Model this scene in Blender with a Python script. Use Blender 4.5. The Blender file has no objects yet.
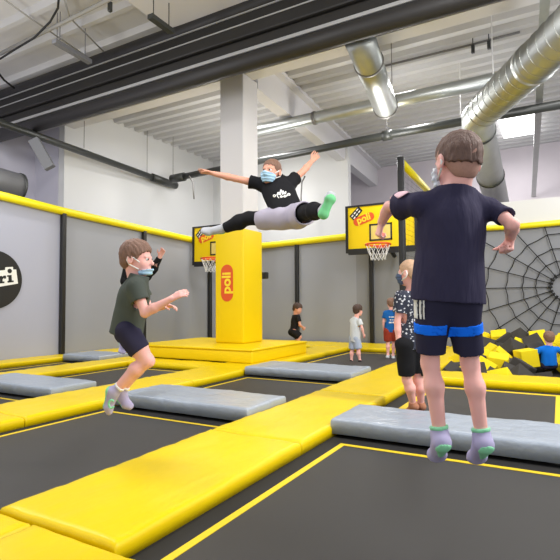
import bpy, bmesh, math, random
import numpy as np
from mathutils import Vector, Matrix
random.seed(7); RNG = np.random.RandomState(11)
sc = bpy.context.scene
COL = sc.collection
PI = math.pi
V = lambda *a: np.array(a, float)
def nrm(v):
    v = np.asarray(v, float); return v / (np.linalg.norm(v) + 1e-12)

# ---------------------------------------------------------------- camera
_f = 492.9046560948679
_d1 = nrm([280, -21.5, _f]); _d2 = nrm([-870, -30, _f])
_X = -_d2; _Y = _d1; _Z = np.cross(_X, _Y); _Z = _Z if _Z[1] > 0 else -_Z
CM = np.stack([_X, _Y, _Z], 1)               # world -> (right, up, forward)
CAMP = V(0, 0, 1.0)
CR, CU, CF = CM[0], CM[1], CM[2]             # camera axes in the world
def ray(x, y): return CM.T @ V((x - 280) / _f, (280 - y) / _f, 1)
def at(x, y, d): return ray(x, y) * d + CAMP
def onz(x, y, z): r = ray(x, y); return r * ((z - 1) / r[2]) + CAMP
def onX(x, y, X0): r = ray(x, y); return r * (X0 / r[0]) + CAMP
def onY(x, y, Y0): r = ray(x, y); return r * (Y0 / r[1]) + CAMP
cam = bpy.data.cameras.new('camera'); co = bpy.data.objects.new('camera', cam); COL.objects.link(co)
cam.sensor_width = 36; cam.lens = _f / 560 * 36; cam.clip_start = 0.05; cam.clip_end = 200
m = Matrix(((CR[0], CU[0], -CF[0], 0), (CR[1], CU[1], -CF[1], 0), (CR[2], CU[2], -CF[2], 1.0), (0, 0, 0, 1)))
co.matrix_world = m
sc.camera = co

# ---------------------------------------------------------------- materials
def srgb(r, g, b):
    f = lambda c: (c / 255 / 12.92) if c / 255 <= .04045 else ((c / 255 + .055) / 1.055) ** 2.4
    return (f(r), f(g), f(b), 1)
def mat(name, col, rough=.6, metal=0.0, var=0.08, vscale=6, bump=0.0, bscale=40, bstretch=(1, 1, 1), sss=0, spec=.5, emit=0):
    mt = bpy.data.materials.new(name); mt.use_nodes = True
    nt = mt.node_tree; b = nt.nodes['Principled BSDF']
    b.inputs['Roughness'].default_value = rough; b.inputs['Metallic'].default_value = metal
    b.inputs['Specular IOR Level'].default_value = spec
    tc = nt.nodes.new('ShaderNodeTexCoord'); mp = nt.nodes.new('ShaderNodeMapping'); mp.inputs['Scale'].default_value = bstretch
    nt.links.new(tc.outputs['Object'], mp.inputs['Vector'])
    n = nt.nodes.new('ShaderNodeTexNoise'); n.inputs['Scale'].default_value = vscale; n.inputs['Detail'].default_value = 4
    nt.links.new(tc.outputs['Object'], n.inputs['Vector'])
    mx = nt.nodes.new('ShaderNodeMix'); mx.data_type = 'RGBA'
    mx.inputs[6].default_value = tuple(c * (1 - var) for c in col[:3]) + (1,)
    mx.inputs[7].default_value = tuple(min(1, c * (1 + var)) for c in col[:3]) + (1,)
    nt.links.new(n.outputs['Fac'], mx.inputs[0]); nt.links.new(mx.outputs[2], b.inputs['Base Color'])
    if bump:
        n2 = nt.nodes.new('ShaderNodeTexNoise'); n2.inputs['Scale'].default_value = bscale; n2.inputs['Detail'].default_value = 3
        nt.links.new(mp.outputs['Vector'], n2.inputs['Vector'])
        bp = nt.nodes.new('ShaderNodeBump'); bp.inputs['Strength'].default_value = bump; bp.inputs['Distance'].default_value = .02
        nt.links.new(n2.outputs['Fac'], bp.inputs['Height']); nt.links.new(bp.outputs['Normal'], b.inputs['Normal'])
    if sss:
        b.inputs['Subsurface Weight'].default_value = sss; b.inputs['Subsurface Radius'].default_value = (.012, .005, .003)
        b.inputs['Subsurface Scale'].default_value = 1
    if emit:
        b.inputs['Emission Color'].default_value = col; b.inputs['Emission Strength'].default_value = emit
    return mt
M = {}
M['yellow'] = mat('yellow_vinyl', srgb(229, 198, 0), .36, var=.05, vscale=3, bump=.55, bscale=3.2, bstretch=(2.2, .7, 1), spec=.28)
M['yellow2'] = mat('yellow_plinth_vinyl', srgb(236, 203, 0), .45, spec=.3, var=.03, vscale=2, bump=.12, bscale=4)
M['yellowrail'] = mat('yellow_rail_foam', srgb(236, 220, 14), .45, var=.03)
M['yline'] = mat('yellow_webbing', srgb(228, 196, 30), .6, var=.06, vscale=30)
M['grey'] = mat('grey_vinyl', srgb(156, 165, 178), .3, var=.04, vscale=3, bump=.7, bscale=8, bstretch=(1.2, 1.2, 1))
M['bed'] = mat('black_trampoline_mesh', srgb(52, 50, 49), .62, var=.12, vscale=1.2, bump=.15, bscale=300)
M['black'] = mat('black_steel', srgb(22, 22, 23), .45, var=.1)
M['gap'] = mat('black_edge_web', srgb(24, 23, 23), .8, var=.15)
M['blackcloth'] = mat('black_curtain_tube', srgb(36, 34, 34), .5, var=.12, vscale=3, bump=.2, bscale=6)
M['blackslab'] = mat('black_cassette', srgb(30, 28, 27), .55, var=.2, vscale=2)
M['alu'] = mat('aluminium_strip', srgb(168, 168, 168), .45, .2, var=.1)
M['condu'] = mat('painted_conduit', srgb(150, 148, 144), .6)
M['wallgrey'] = mat('grey_wall_padding', srgb(148, 151, 160), .55, var=.04, vscale=.8)
M['wallweb'] = mat('mid_grey_wall_padding', srgb(132, 134, 140), .55, var=.05, vscale=.8)
M['walllav'] = mat('pale_wall_padding', srgb(170, 173, 190), .55, var=.03, vscale=.8)
M['wallwhite'] = mat('white_painted_wall', srgb(214, 214, 213), .8, var=.02, vscale=.6, bump=.05, bscale=60)
M['walllav2'] = mat('lavender_painted_wall', srgb(190, 188, 200), .8, var=.03, vscale=.6)
M['wallfar'] = mat('patchy_plaster_wall', srgb(206, 198, 204), .85, var=.12, vscale=.7)
M['concrete'] = mat('white_painted_concrete', srgb(214, 212, 214), .8, var=.03, vscale=1, bump=.05, bscale=30)
M['deck'] = mat('white_metal_deck', srgb(196, 195, 196), .5, var=.04, vscale=.8)
M['floor'] = mat('dark_pit_floor', srgb(34, 33, 33), .9, var=.2)
M['zinc'] = mat('galvanised_steel', srgb(184, 187, 184), .4, .9, var=.12, vscale=5, bump=.03, bscale=12)
M['pipe'] = mat('dark_painted_pipe', srgb(50, 52, 50), .4, var=.1)
M['greyduct'] = mat('grey_duct', srgb(112, 113, 118), .5, var=.06)
M['orange'] = mat('orange_print', srgb(216, 84, 22), .5, var=.04)
M['oranger'] = mat('orange_steel_rim', srgb(222, 84, 30), .4, var=.05)
M['whiteprint'] = mat('white_print', srgb(236, 236, 232), .6, var=.03)
M['yellowprint'] = mat('yellow_print', srgb(244, 214, 40), .5, var=.03)
M['netw'] = mat('white_net_cord', srgb(225, 225, 225), .8)
M['cord'] = mat('black_cord', srgb(20, 20, 20), .8)
M['wire'] = mat('steel_wire', srgb(120, 118, 116), .5, .5)
M['foamy'] = mat('yellow_foam', srgb(232, 208, 10), .9, var=.06, vscale=8, bump=.1, bscale=80)
M['foamk'] = mat('charcoal_foam', srgb(58, 55, 52), .95, var=.15, vscale=8, bump=.1, bscale=80)
M['skylight'] = mat('bright_skylight', (1, 1, 1, 1), .5, var=0, emit=3)
M['lamp'] = mat('lit_diffuser', (1, .97, .92, 1), .5, var=0, emit=2)

# ---------------------------------------------------------------- mesh helpers
def link(name, me, mt, parent=None, loc=None):
    o = bpy.data.objects.new(name, me); COL.objects.link(o)
    if mt is not None: me.materials.append(mt)
    if parent is not None: o.parent = parent
    if loc is not None: o.location = loc
    return o
def bmobj(name, bm, mt, parent=None, smooth=False, origin=None):
    """bm is in world coordinates; the object's origin becomes the parent's location or `origin`."""
    if origin is None:
        origin = Vector(parent['_o']) if parent is not None else None
    if origin is None:
        xs = [v.co for v in bm.verts]
        origin = Vector(((min(v.x for v in xs) + max(v.x for v in xs)) / 2, (min(v.y for v in xs) + max(v.y for v in xs)) / 2, min(v.z for v in xs)))
    origin = Vector(origin)
    bmesh.ops.translate(bm, verts=bm.verts, vec=-origin)
    bmesh.ops.recalc_face_normals(bm, faces=bm.faces)
    me = bpy.data.meshes.new(name); bm.to_mesh(me); bm.free()
    if smooth:
        me.polygons.foreach_set('use_smooth', [True] * len(me.polygons))
    if parent is not None:
        po = Vector(parent['_o']); o = link(name, me, mt, parent, origin - po)
    else:
        o = link(name, me, mt, None, origin)
    o['_o'] = tuple(origin)
    return o
def thing(name, loc, label=None, cat=None, group=None, kind=None):
    o = bpy.data.objects.new(name, None); COL.objects.link(o); o.location = loc; o['_o'] = tuple(map(float, loc))
    o.empty_display_size = .1
    return tag(o, label, cat, group, kind)
def tag(o, label=None, cat=None, group=None, kind=None):
    if label: o['label'] = label
    if cat: o['category'] = cat
    if group: o['group'] = group
    if kind: o['kind'] = kind
    return o
def BM(): return bmesh.new()
def box(bm, lo, hi, bevel=0, seg=2):
    lo, hi = np.minimum(lo, hi), np.maximum(lo, hi)
    r = bmesh.ops.create_cube(bm, size=1)
    vs = r['verts']
    for v in vs:
        v.co = Vector([lo[i] + (v.co[i] + .5) * (hi[i] - lo[i]) for i in range(3)])
    if bevel:
        es = list({e for v in vs for e in v.link_edges})
        bmesh.ops.bevel(bm, geom=es, offset=bevel, segments=seg, affect='EDGES', profile=.5)
    return bm
def obox(bm, c, axes, half):
    """oriented box: axes 3 unit vectors, half sizes"""
    vs = []
    for sx in (-1, 1):
        for sy in (-1, 1):
            for sz in (-1, 1):
                vs.append(bm.verts.new(Vector(np.asarray(c) + sx * half[0] * np.asarray(axes[0]) + sy * half[1] * np.asarray(axes[1]) + sz * half[2] * np.asarray(axes[2]))))
    for f in ((0, 1, 3, 2), (4, 6, 7, 5), (0, 4, 5, 1), (2, 3, 7, 6), (0, 2, 6, 4), (1, 5, 7, 3)):
        bm.faces.new([vs[i] for i in f])
    return bm
def basis(d):
    d = nrm(d); a = V(0, 0, 1) if abs(d[2]) < .9 else V(1, 0, 0)
    u = nrm(np.cross(d, a)); return u, np.cross(d, u)
def tube(bm, pts, r, n=12, caps=True, closed=False):
    pts = [np.asarray(p, float) for p in pts]; rings = []
    N = len(pts); rr = r if hasattr(r, '__len__') else [r] * N
    u0 = None
    for i, p in enumerate(pts):
        if closed: d = pts[(i + 1) % N] - pts[i - 1]
        else: d = (pts[min(i + 1, N - 1)] - pts[max(i - 1, 0)])
        d = nrm(d)
        if u0 is None: u, w = basis(d)
        else:
            u = nrm(u0 - d * (u0 @ d)); w = np.cross(d, u)
        u0 = u
        rings.append([bm.verts.new(Vector(p + rr[i] * (math.cos(t) * u + math.sin(t) * w))) for t in np.arange(n) * 2 * PI / n])
    for i in range(N if closed else N - 1):
        a, b = rings[i], rings[(i + 1) % N]
        for k in range(n):
            bm.faces.new((a[k], a[(k + 1) % n], b[(k + 1) % n], b[k]))
    if caps and not closed:
        bm.faces.new(rings[0][::-1]); bm.faces.new(rings[-1])
    return bm
def prism(bm, poly, to3, depth):
    """poly: 2D outline; to3(u,v,w) -> world; extruded w=0..depth"""
    a = [bm.verts.new(Vector(to3(u, v, 0))) for u, v in poly]; b = [bm.verts.new(Vector(to3(u, v, depth))) for u, v in poly]
    bm.faces.new(a); bm.faces.new(b[::-1]); n = len(poly)
    for i in range(n): bm.faces.new((a[i], a[(i + 1) % n], b[(i + 1) % n], b[i]))
    return bm
def capsule2d(w, h, n=10):
    """stadium outline, w wide, h tall, round ends top and bottom"""
    r = w / 2; p = []
    for i in range(n + 1): t = PI * i / n; p.append((r * math.cos(t), h / 2 - r + r * math.sin(t)))
    for i in range(n + 1): t = PI + PI * i / n; p.append((r * math.cos(t), -h / 2 + r + r * math.sin(t)))
    return p
def text_bm(s, to3, size, depth, bold=0.0, shear=0, spacing=1):
    cu = bpy.data.curves.new('lettering', 'FONT'); cu.body = s; cu.size = size; cu.align_x = 'CENTER'; cu.align_y = 'CENTER'
    cu.offset = bold; cu.extrude = depth / 2; cu.resolution_u = 4; cu.space_character = spacing; cu.shear = shear
    o = bpy.data.objects.new('lettering', cu); COL.objects.link(o)
    dg = bpy.context.evaluated_depsgraph_get(); me = bpy.data.meshes.new_from_object(o.evaluated_get(dg))
    bm = BM(); bm.from_mesh(me)
    bpy.data.objects.remove(o); bpy.data.curves.remove(cu); bpy.data.meshes.remove(me)
    for v in bm.verts: v.co = Vector(to3(v.co.x, v.co.y, v.co.z + depth / 2))
    return bm
# ---------------------------------------------------------------- the hall
XW, YW = -8.45, 11.3          # padded partition faces
ZC = 5.85                     # deck underside
def struct(name, bm, mt, label, cat, smooth=False):
    return tag(bmobj(name, bm, mt, None, smooth), label, cat, kind='structure')
bm = BM(); box(bm, (-11.6, -3, -.5), (5, 17.2, -.4)); struct('floor', bm, M['floor'], 'dark hall floor under the trampolines', 'floor')

# lower padded partition on the left: pale part then grey part
ysplit = onX(64, 300, XW)[1]
bm = BM(); box(bm, (XW - .12, -1, -.4), (XW, ysplit, 2.86)); struct('wall_left_pale', bm, M['walllav'], 'pale lavender padded wall behind the round black sign', 'wall')
bm = BM(); box(bm, (XW - .12, ysplit, -.4), (XW, YW + .12, 2.78)); struct('wall_left', bm, M['wallgrey'], 'grey padded wall behind the leaping boy in the green shirt', 'wall')
bm = BM(); box(bm, (XW, YW, -.4), (-4.28, YW + .12, 2.66)); struct('wall_back', bm, M['wallgrey'], 'grey padded back wall between the two basketball boards', 'wall')
bm = BM(); box(bm, (-4.28, YW, -.4), (2.5, YW + .12, 2.6)); struct('wall_right', bm, M['wallweb'], 'grey padded wall behind the black rope web', 'wall')
bm = BM(); box(bm, (-3.35, YW - .01, 2.62), (2.5, YW + .12, 3.1)); struct('trim_1', bm, M['wallwhite'], 'white band above the yellow rail over the rope web', 'trim')
# white upper walls, set back
yw0 = onX(64, 180, -10.2)[1]
bm = BM(); box(bm, (-10.4, yw0, -.4), (-10.2, 13.6, ZC + .2)); struct('wall_upper_left', bm, M['wallwhite'], 'white upper wall above the yellow rail on the left', 'wall')
bm = BM(); box(bm, (-11.5, -3, -.4), (-11.3, yw0, ZC + .2)); box(bm, (-11.3, yw0 - .01, -.4), (-10.402, yw0 + .1, ZC + .2)); struct('wall_side', bm, M['walllav2'], 'lavender upper side wall with a grey duct end', 'wall')
xe = onY(348.5, 200, 13.4)[0]
bm = BM(); box(bm, (-10.2, 13.4, -.4), (xe, 13.6, ZC + .2)); struct('wall_upper_back', bm, M['wallwhite'], 'white upper wall behind the man leaping in splits', 'wall')
bm = BM(); box(bm, (-10.3, 17, -.4), (5, 17.2, ZC + .3)); struct('wall_far', bm, M['wallfar'], 'patchy far wall under the skylight', 'wall')
# corrugated deck, ribs along X
def deck(x0, x1, y0, y1, name, label, pitch, k):
    bm = BM(); prof = []; y = y0
    while y < y1:
        prof += [(y, 0), (y + k[0] * pitch, 0), (y + k[1] * pitch, k[2]), (y + k[3] * pitch, k[2])]; y += pitch
    top = [(q[0], .26) for q in prof[::-1]]
    prism(bm, prof + top, lambda u, v, w: (x0 + w, u, ZC + v), x1 - x0)
    return struct(name, bm, M['deck'], label, 'ceiling')
deck(-11.5, 5, 7.6, 17.1, 'ceiling', 'white corrugated metal roof deck beyond the black bundle', .37, (.38, .5, .09, .88))
deck(-11.5, 5, -3, 7.3, 'ceiling_near', 'white ribbed roof deck above the black bundle', .66, (.14, .2, .10, .94))
# lengthwise roof beam over the column (slightly skewed as surveyed), made of web and flange
a0, a1 = onz(126, 0, 5.2), onz(348, 170, 5.2)
dr = nrm(a1 - a0); pn = np.cross(dr, V(0, 0, 1)); s0 = a0 + dr * ((8.0 - a0[1]) / dr[1]); s1 = a1 + dr * 3.2
L = np.linalg.norm(s1 - s0); mid = (s0 + s1) / 2
bm = BM(); obox(bm, mid + pn * .14 + V(0, 0, .3), (dr, pn, V(0, 0, 1)), (L / 2, .14, .3))
obox(bm, mid + pn * .2 + V(0, 0, .64), (dr, pn, V(0, 0, 1)), (L / 2, .24, .045))
struct('beam', bm, M['concrete'], 'long white roof beam running over the column to the back', 'beam')
# cross girder on the column
bm = BM(); box(bm, (-11.3, 7.55, 5.3), (4, 7.85, ZC + .05)); struct('girder', bm, M['concrete'], 'white cross girder above the black tube bundle', 'beam')
# far cross beam in the recess
p0, p1 = onz(352, 150, ZC), onz(383, 176, ZC)
d2 = nrm(p1 - p0); pn2 = np.cross(d2, V(0, 0, 1)); q0 = onz(352, 150, ZC); 
# concrete column
c0 = onY(220, 160, 7.47)[0]; c1 = onY(243, 160, 7.47)[0]
bm = BM(); yc_ = min(np.linspace(7.6, 8.6, 200), key=lambda y: abs((lambda q_: 280 + _f * q_[0] / q_[2])(CM @ (V(c1, y, 3.6) - CAMP)) - 258))
box(bm, (c0, 7.47, .29), (c1, yc_, 5.3), .012, 1)
struct('column', bm, M['concrete'], 'white square column rising out of the yellow pillar padding', 'column')
bm = BM(); box(bm, (c0 + .18, 7.69, 3.9), (c0 + .23, 7.7, 4.0)); 
bm.free()
# broad soffit in the near bay
e0, e1 = onz(126, 0, 5.73), onz(166, 30, 5.73); de_ = nrm(e1 - e0); pe_ = np.cross(de_, V(0, 0, 1))
s0 = e0 + de_ * ((-3 - e0[1]) / de_[1]); s1 = e0 + de_ * ((6.25 - e0[1]) / de_[1])
bm = BM(); obox(bm, (s0 + s1) / 2 + pe_ * .9 + V(0, 0, .075), (de_, pe_, V(0, 0, 1)), (np.linalg.norm(s1 - s0) / 2, .9, .075))
struct('soffit', bm, M['concrete'], 'broad lavender soffit above the black bundle at the top', 'soffit')
# skylight
k = [onz(498, 121, ZC - .05), onz(535, 113.5, ZC - .05), onz(535, 133, ZC - .05), onz(501, 139, ZC - .05)]
bm = BM(); x0, x1 = k[0][0], k[1][0] + .02; y0, y1 = min(k[0][1], k[1][1]), max(k[2][1], k[3][1])
box(bm, (x0, y0, ZC - .05), (x1, y1, ZC - .02)); struct('window_1', bm, M['skylight'], 'bright skylight panel in the ceiling right of the big duct', 'skylight')

# ---------------------------------------------------------------- wall posts and rails
def post(x, y, z1, label, w=.045):
    bm = BM(); box(bm, (x - w, y - w, -.05), (x + w, y + w, z1), .01, 1)
    return tag(bmobj('wall_post', bm, M['black']), label, 'post', 'black posts on the padded walls')
y1 = onX(63, 260, XW + .06)[1]; y2 = onX(144, 280, XW + .06)[1]
post(XW + .06, y1, 2.8, 'black wall post between the pale and the grey padding')
post(XW + .06, y2, 2.74, 'black wall post behind the boy in the green shirt')
post(XW + .07, onX(210, 300, XW + .07)[1], 2.66, 'black corner post beside the yellow pillar under the small hoop')
for px, lb in ((297, 'black wall post above the crouching child beside the plinth'), (371.5, 'black wall post under the large basketball board')):
    post(onY(px, 290, YW - .05)[0], YW - .05, 2.58, lb)
bm = BM(); tube(bm, [onX(-14, 192, XW + .05), onX(60, 210.5, XW + .05), onX(193, 240, XW + .05), V(XW + .05, YW - .05, 2.64)], .075, 14)
tag(bmobj('padded_rail', bm, M['yellowrail'], smooth=True), 'yellow foam rail along the top of the left wall', 'rail')
bm = BM(); tube(bm, [V(XW + .06, YW - .06, 2.54), onY(265, 245.5, YW - .06), onY(348, 236.5, YW - .06), V(-3.9, YW - .06, 2.6)], .08, 14)
tag(bmobj('padded_rail', bm, M['yellowrail'], smooth=True), 'yellow foam rail along the back wall behind the pillar', 'rail')
bm = BM(); tube(bm, [V(-2.25, YW - .06, 2.6), onY(518, 226.5, YW - .06), V(1.5, YW - .06, 2.6)], .06, 14)
tag(bmobj('padded_rail', bm, M['yellowrail'], smooth=True), 'yellow rail above the black rope web', 'rail')

# round black sign on the pale wall
xs = XW + .02
c = onX(-6, 279.5, xs); R = abs(onX(22, 279, xs)[1] - c[1])
t = thing('wall_sign', (XW + .001, c[1], c[2]), 'round black sign with white lettering on the pale left wall', 'sign')
to3 = lambda u, v, w: (XW + .001 + w, c[1] + u, c[2] + v)
prism(bm := BM(), [(R * math.cos(a), R * math.sin(a)) for a in np.arange(64) * 2 * PI / 64], to3, .02); bmobj('disc', bm, M['black'], t)
def q(x, y): p = onX(x, y, xs); return (p[1] - c[1], p[2] - c[2])
pl = [q(-14, 289), q(-14, 272), q(5, 270), q(5.2, 267.3), q(12.7, 266.8), q(13, 269.5), q(16, 269.5), q(17.8, 283.6)]
prism(bm := BM(), pl, lambda u, v, w: to3(u, v, .02 + w), .006); bmobj('plate', bm, M['whiteprint'], t)
# slab-serif letters r and i
bm = BM()
def quad(*pts): prism(bm, [q(*p) for p in pts], lambda u, v, w: to3(u, v, .026 + w), .004)
quad((8.0, 275.2), (11.2, 275), (11.6, 281.2), (8.4, 281.5)); quad((6.8, 275.4), (9, 275.2), (9, 276.6), (6.8, 276.8)); quad((7.2, 281), (13.2, 280.4), (13.3, 282), (7.3, 282.7))
prism(bm, [(q(9.4, 271)[0] + .04 * math.cos(a), q(9.4, 271)[1] + .04 * math.sin(a)) for a in np.arange(16) * PI / 8], lambda u, v, w: to3(u, v, .026 + w), .004)
quad((-.8, 276.2), (2.0, 275.9), (2.3, 282.2), (-.4, 282.5)); quad((-2, 276.4), (1, 276.1), (1, 277.5), (-2, 277.8)); quad((-1.6, 282), (4, 281.4), (4.1, 283), (-1.5, 283.6))
quad((1.8, 277.5), (3.4, 275.6), (5.6, 275.6), (5.8, 278.4), (4, 278.8), (3.6, 277.6), (2, 279.6))
bmobj('lettering', bm, M['black'], t)

# ---------------------------------------------------------------- overhead black bundle
XB0, XB1, YB = -11.3, 3.5, 6.4
t = thing('curtain_roll', (-4, YB, 4.68), 'long black bundle of rolled curtain tubes hung across the hall', 'curtain roll')
bm = BM(); tube(bm, [(XB0, YB - .02, 5.7), (XB1, YB - .02, 5.7)], .12, 18); bmobj('upper_tube', bm, M['blackcloth'], t, True)
bm = BM(); box(bm, (XB0, YB - .06, 5.42), (XB1, YB + .18, 5.6), .02); bmobj('cassette', bm, M['blackslab'], t)
bm = BM(); box(bm, (XB0, YB - .1, 5.19), (XB1, YB + .18, 5.4), .03); bmobj('cassette', bm, M['blackslab'], t)
bm = BM(); box(bm, (XB0, YB - .06, 4.94), (XB1, YB + .18, 5.18), .03); bmobj('cassette', bm, M['blackslab'], t)
bm = BM(); tube(bm, [(XB0, YB - .02, 4.81), (XB1, YB - .02, 4.81)], .14, 20); bmobj('lower_tube', bm, M['blackcloth'], t, True)
for z, r_, dy in ((5.595, .011, -.075), (5.405, .011, -.085), (4.985, .014, -.075), (4.945, .012, -.1)):
    bm = BM(); box(bm, (XB0, YB + dy - r_, z - r_), (XB1, YB + dy + r_, z + r_)); bmobj('edge_strip', bm, M['alu'], t)

# ---------------------------------------------------------------- pipes and ducts
zp = 4.6
pa, pb, pc = onz(-40, 107, zp), onz(0, 122.5, zp), onz(160, 180, zp)
t = thing('sprinkler_pipe', tuple(pb), 'dark sprinkler pipe running along the left wall to the elbow', 'pipe')
bm = BM(); tube(bm, [pa, pb, pc], .078, 14); bmobj('pipe', bm, M['pipe'], t, True)
bm = BM(); tube(bm, [pc - nrm(pc - pb) * .35, pc + nrm(pc - pb) * .75], .11, 14); bmobj('coupling', bm, M['pipe'], t, True)
pe = onz(174, 178.6, zp); pf = onz(660, 87, zp)
t = thing('sprinkler_pipe', tuple(pe), 'dark sprinkler pipe crossing the hall behind the leaping man', 'pipe')
bm = BM(); tube(bm, [pe, onz(395, 133.5, zp), pf], .085, 14); bmobj('pipe', bm, M['pipe'], t, True)
bm = BM(); tube(bm, [pe - nrm(pf - pe) * .08, pe + nrm(pf - pe) * .4], .12, 14); bmobj('coupling', bm, M['pipe'], t, True)
e = onz(387.5, 135.3, zp); bm = BM(); tube(bm, [e - nrm(pf - pe) * .1, e + nrm(pf - pe) * .1], .11, 14); bmobj('coupling', bm, M['pipe'], t, True)
def duct(pts, r, label, seams=(), ribs=0, name='ventilation_duct', mt=None, endcap=None):
    mt = mt or M['zinc']
    t = thing(name, tuple(pts[0]), label, 'duct'); bm = BM(); tube(bm, pts, r, 28); bmobj('duct_body', bm, mt, t, True)
    for s, e, f in seams:
        p = np.asarray(pts[s]) * (1 - f) + np.asarray(pts[e]) * f; d = nrm(np.asarray(pts[e]) - np.asarray(pts[s]))
        bm = BM(); tube(bm, [p - d * .03, p + d * .03], r + .014, 28); bmobj('joint_ring', bm, M['wire'] if not ribs else mt, t, True)
    return t
la, lb = onz(252, 131.3, 5.05), onz(504, 78, 5.05)
t = duct([la, (la + lb) / 2, lb], .13, 'long slim silver duct crossing under the white roof beam', seams=((0, 2, .3), (0, 2, .62)))
s_a, sb = onz(362, 45, 4.85), onz(386, 108, 4.85); sa = s_a + nrm(s_a - sb) * .2
t = thing('ventilation_duct', tuple(sa), 'short silver duct with a capped end below the slim duct', 'duct')
bm = BM(); n_ = 28; tube(bm, [sa, sb], .225, n_); bmobj('duct_body', bm, M['zinc'], t, True)
d_ = nrm(sb - sa)
for f_ in (.28, .97):
    p = sa + (sb - sa) * f_; bm = BM(); tube(bm, [p - d_ * .025, p + d_ * .025], .242, n_); bmobj('joint_ring', bm, M['wire'], t, True)
ba, bb = onz(640, -38, 4.2), onz(481, 113, 4.2)
be = onY(498, 207, 13)
db = nrm(bb - ba); de = nrm(be - bb)
elb = [bb + db * .0, bb + db * .14 + de * .05, bb + db * .2 + de * .2]
t = thing('ventilation_duct', tuple(bb), 'big silver spiral duct bending down behind the front boy', 'duct')
Lb = np.linalg.norm(bb - ba)
bm = BM(); tube(bm, [ba, bb] + elb[1:] + [be], [.272, .272, .272, .27, .265], 36); bmobj('duct_body', bm, M['zinc'], t, True)
nr = int(Lb / .2)
bm = BM()
for i in range(nr):
    p = bb - db * (.12 + i * .2); tube(bm, [p - db * .008, p + db * .008], .279, 36)
bmobj('spiral_seam', bm, M['zinc'], t, True)
p = onz(534, 63, 4.2); bm = BM(); tube(bm, [p - db * .06, p + db * .06], .29, 36); bmobj('joint_ring', bm, M['zinc'], t, True)
for f_ in (.07, .55):
    p = elb[2] + (be - elb[2]) * f_; bm = BM(); tube(bm, [p - de * .018, p + de * .018], .284, 36); bmobj('joint_ring', bm, M['pipe'], t, True)
# grey duct stub at the left
g1 = at(20, 188, 9.6); g0 = at(-100, 156, 7.9)
bm = BM(); tube(bm, [g0, g1], .27, 28)
t = thing('duct_stub', tuple(g1), 'grey round duct end sticking out above the rail on the far left', 'duct'); bmobj('duct_body', bm, M['greyduct'], t, True)
bm = BM(); tube(bm, [g1 - nrm(g1 - g0) * .05, g1 - nrm(g1 - g0) * .01], .285, 28); bmobj('joint_ring', bm, M['pipe'], t, True)
# slanted bracket
b0, b1 = at(34, 140, 10.2), at(50, 168, 10.2)
bm = BM(); d_ = nrm(b1 - b0); u_, w_ = basis(d_); obox(bm, (b0 + b1) / 2, (d_, u_, w_), (np.linalg.norm(b1 - b0) / 2, .08, .1))
tag(bmobj('roof_strut', bm, M['greyduct']), 'slanted grey strut under the bundle near the duct stub', 'strut')
# cable tray
c0_, c1_ = onz(546, -20, 5.0), onz(534, 192, 4.3)
c1_ = onY(533.5, 196, 16.9)
bm = BM(); d_ = nrm(c1_ - c0_); u_ = nrm(np.cross(d_, V(0, 0, 1))); w_ = np.cross(d_, u_)
Lc = np.linalg.norm(c1_ - c0_); obox(bm, (c0_ + c1_) / 2 + w_ * .03, (d_, u_, w_), (Lc / 2, .055, .006))
for s in (-1, 1): obox(bm, (c0_ + c1_) / 2 + u_ * s * .055, (d_, u_, w_), (Lc / 2, .005, .035))
tag(bmobj('cable_tray', bm, M['zinc']), 'galvanised cable tray running back beside the skylight', 'cable tray')
# conduit, lamp channels, hangers
def wirething(name, pts, r, mt, label, cat, group=None):
    bm = BM(); tube(bm, pts, r, 8); return tag(bmobj(name, bm, M[mt], smooth=True), label, cat, group)
wirething('conduit', [onz(360, 72, ZC - .06), onz(470, 45, ZC - .06), onz(520, 32, ZC - .06)], .022, 'wire', 'thin grey conduit under the deck above the slim duct', 'conduit')
wirething('conduit', [onz(60, -14, ZC - .05), onz(70, 18, ZC - .05), onz(118, 66, ZC - .05)], .014, 'condu', 'thin grey conduit crossing the ribs at the upper left', 'conduit')
wirething('conduit', [onz(-6, -8, ZC - .05), onz(30, 18, ZC - .05), onz(92, 60, ZC - .05)], .014, 'condu', 'thin grey conduit in the upper left corner of the ceiling', 'conduit')
wirething('conduit', [onz(0, 54, 5.6), onz(52, 28, 5.6), onz(112, -2, 5.6)], .032, 'condu', 'thick grey conduit along the ribs at the upper left', 'conduit')
wirething('hanging_cable', [onz(0, 59, 5.5), onz(14, 50, 5.42), onz(34, 38, 5.38), onz(50, 22, 5.4), onz(58, 8, 5.5), onz(59, -6, 5.6)], .017, 'cord', 'drooping black cable in the upper left of the ceiling', 'cable')
wirething('hanging_cable', [onz(-4, 70, 5.5), onz(4, 80, 5.4), onz(14, 88, 5.4)], .02, 'cord', 'short black cable end above the bundle at the far left', 'cable')
def channel(a, b, label, w=.05, h=.035, mt='pipe'):
    bm = BM(); d_ = nrm(b - a); u_ = nrm(np.cross(d_, V(0, 0, 1))); w_ = np.cross(d_, u_)
    obox(bm, (a + b) / 2, (d_, u_, w_), (np.linalg.norm(b - a) / 2, w, h))
    for p in (a * .85 + b * .15, a * .15 + b * .85): tube(bm, [p, V(p[0], p[1], ZC)], .008, 6)
    t = tag(bmobj('lamp_channel', bm, M[mt]), label, 'lamp', 'grey lamp channels under the ceiling')
channel(onz(54, 41, 5.3), onz(90, 62, 5.3), 'grey lamp channel hanging above the bundle at the upper left', mt='greyduct')
channel(onz(150, 16, 5.3), onz(172, 32, 5.3), 'dark lamp channel beside the lavender beam above the bundle')
for a, b, lb in (((57, 0), (57, 42), 'steel hanger wire holding the upper left lamp channel'),):
    d = 8.2; bm = BM(); tube(bm, [at(b[0], b[1], d), at(b[0], b[1], d) + V(0, 0, .5)], .007, 6); tag(bmobj('hanger_wire', bm, M['wire']), lb, 'wire')
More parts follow.
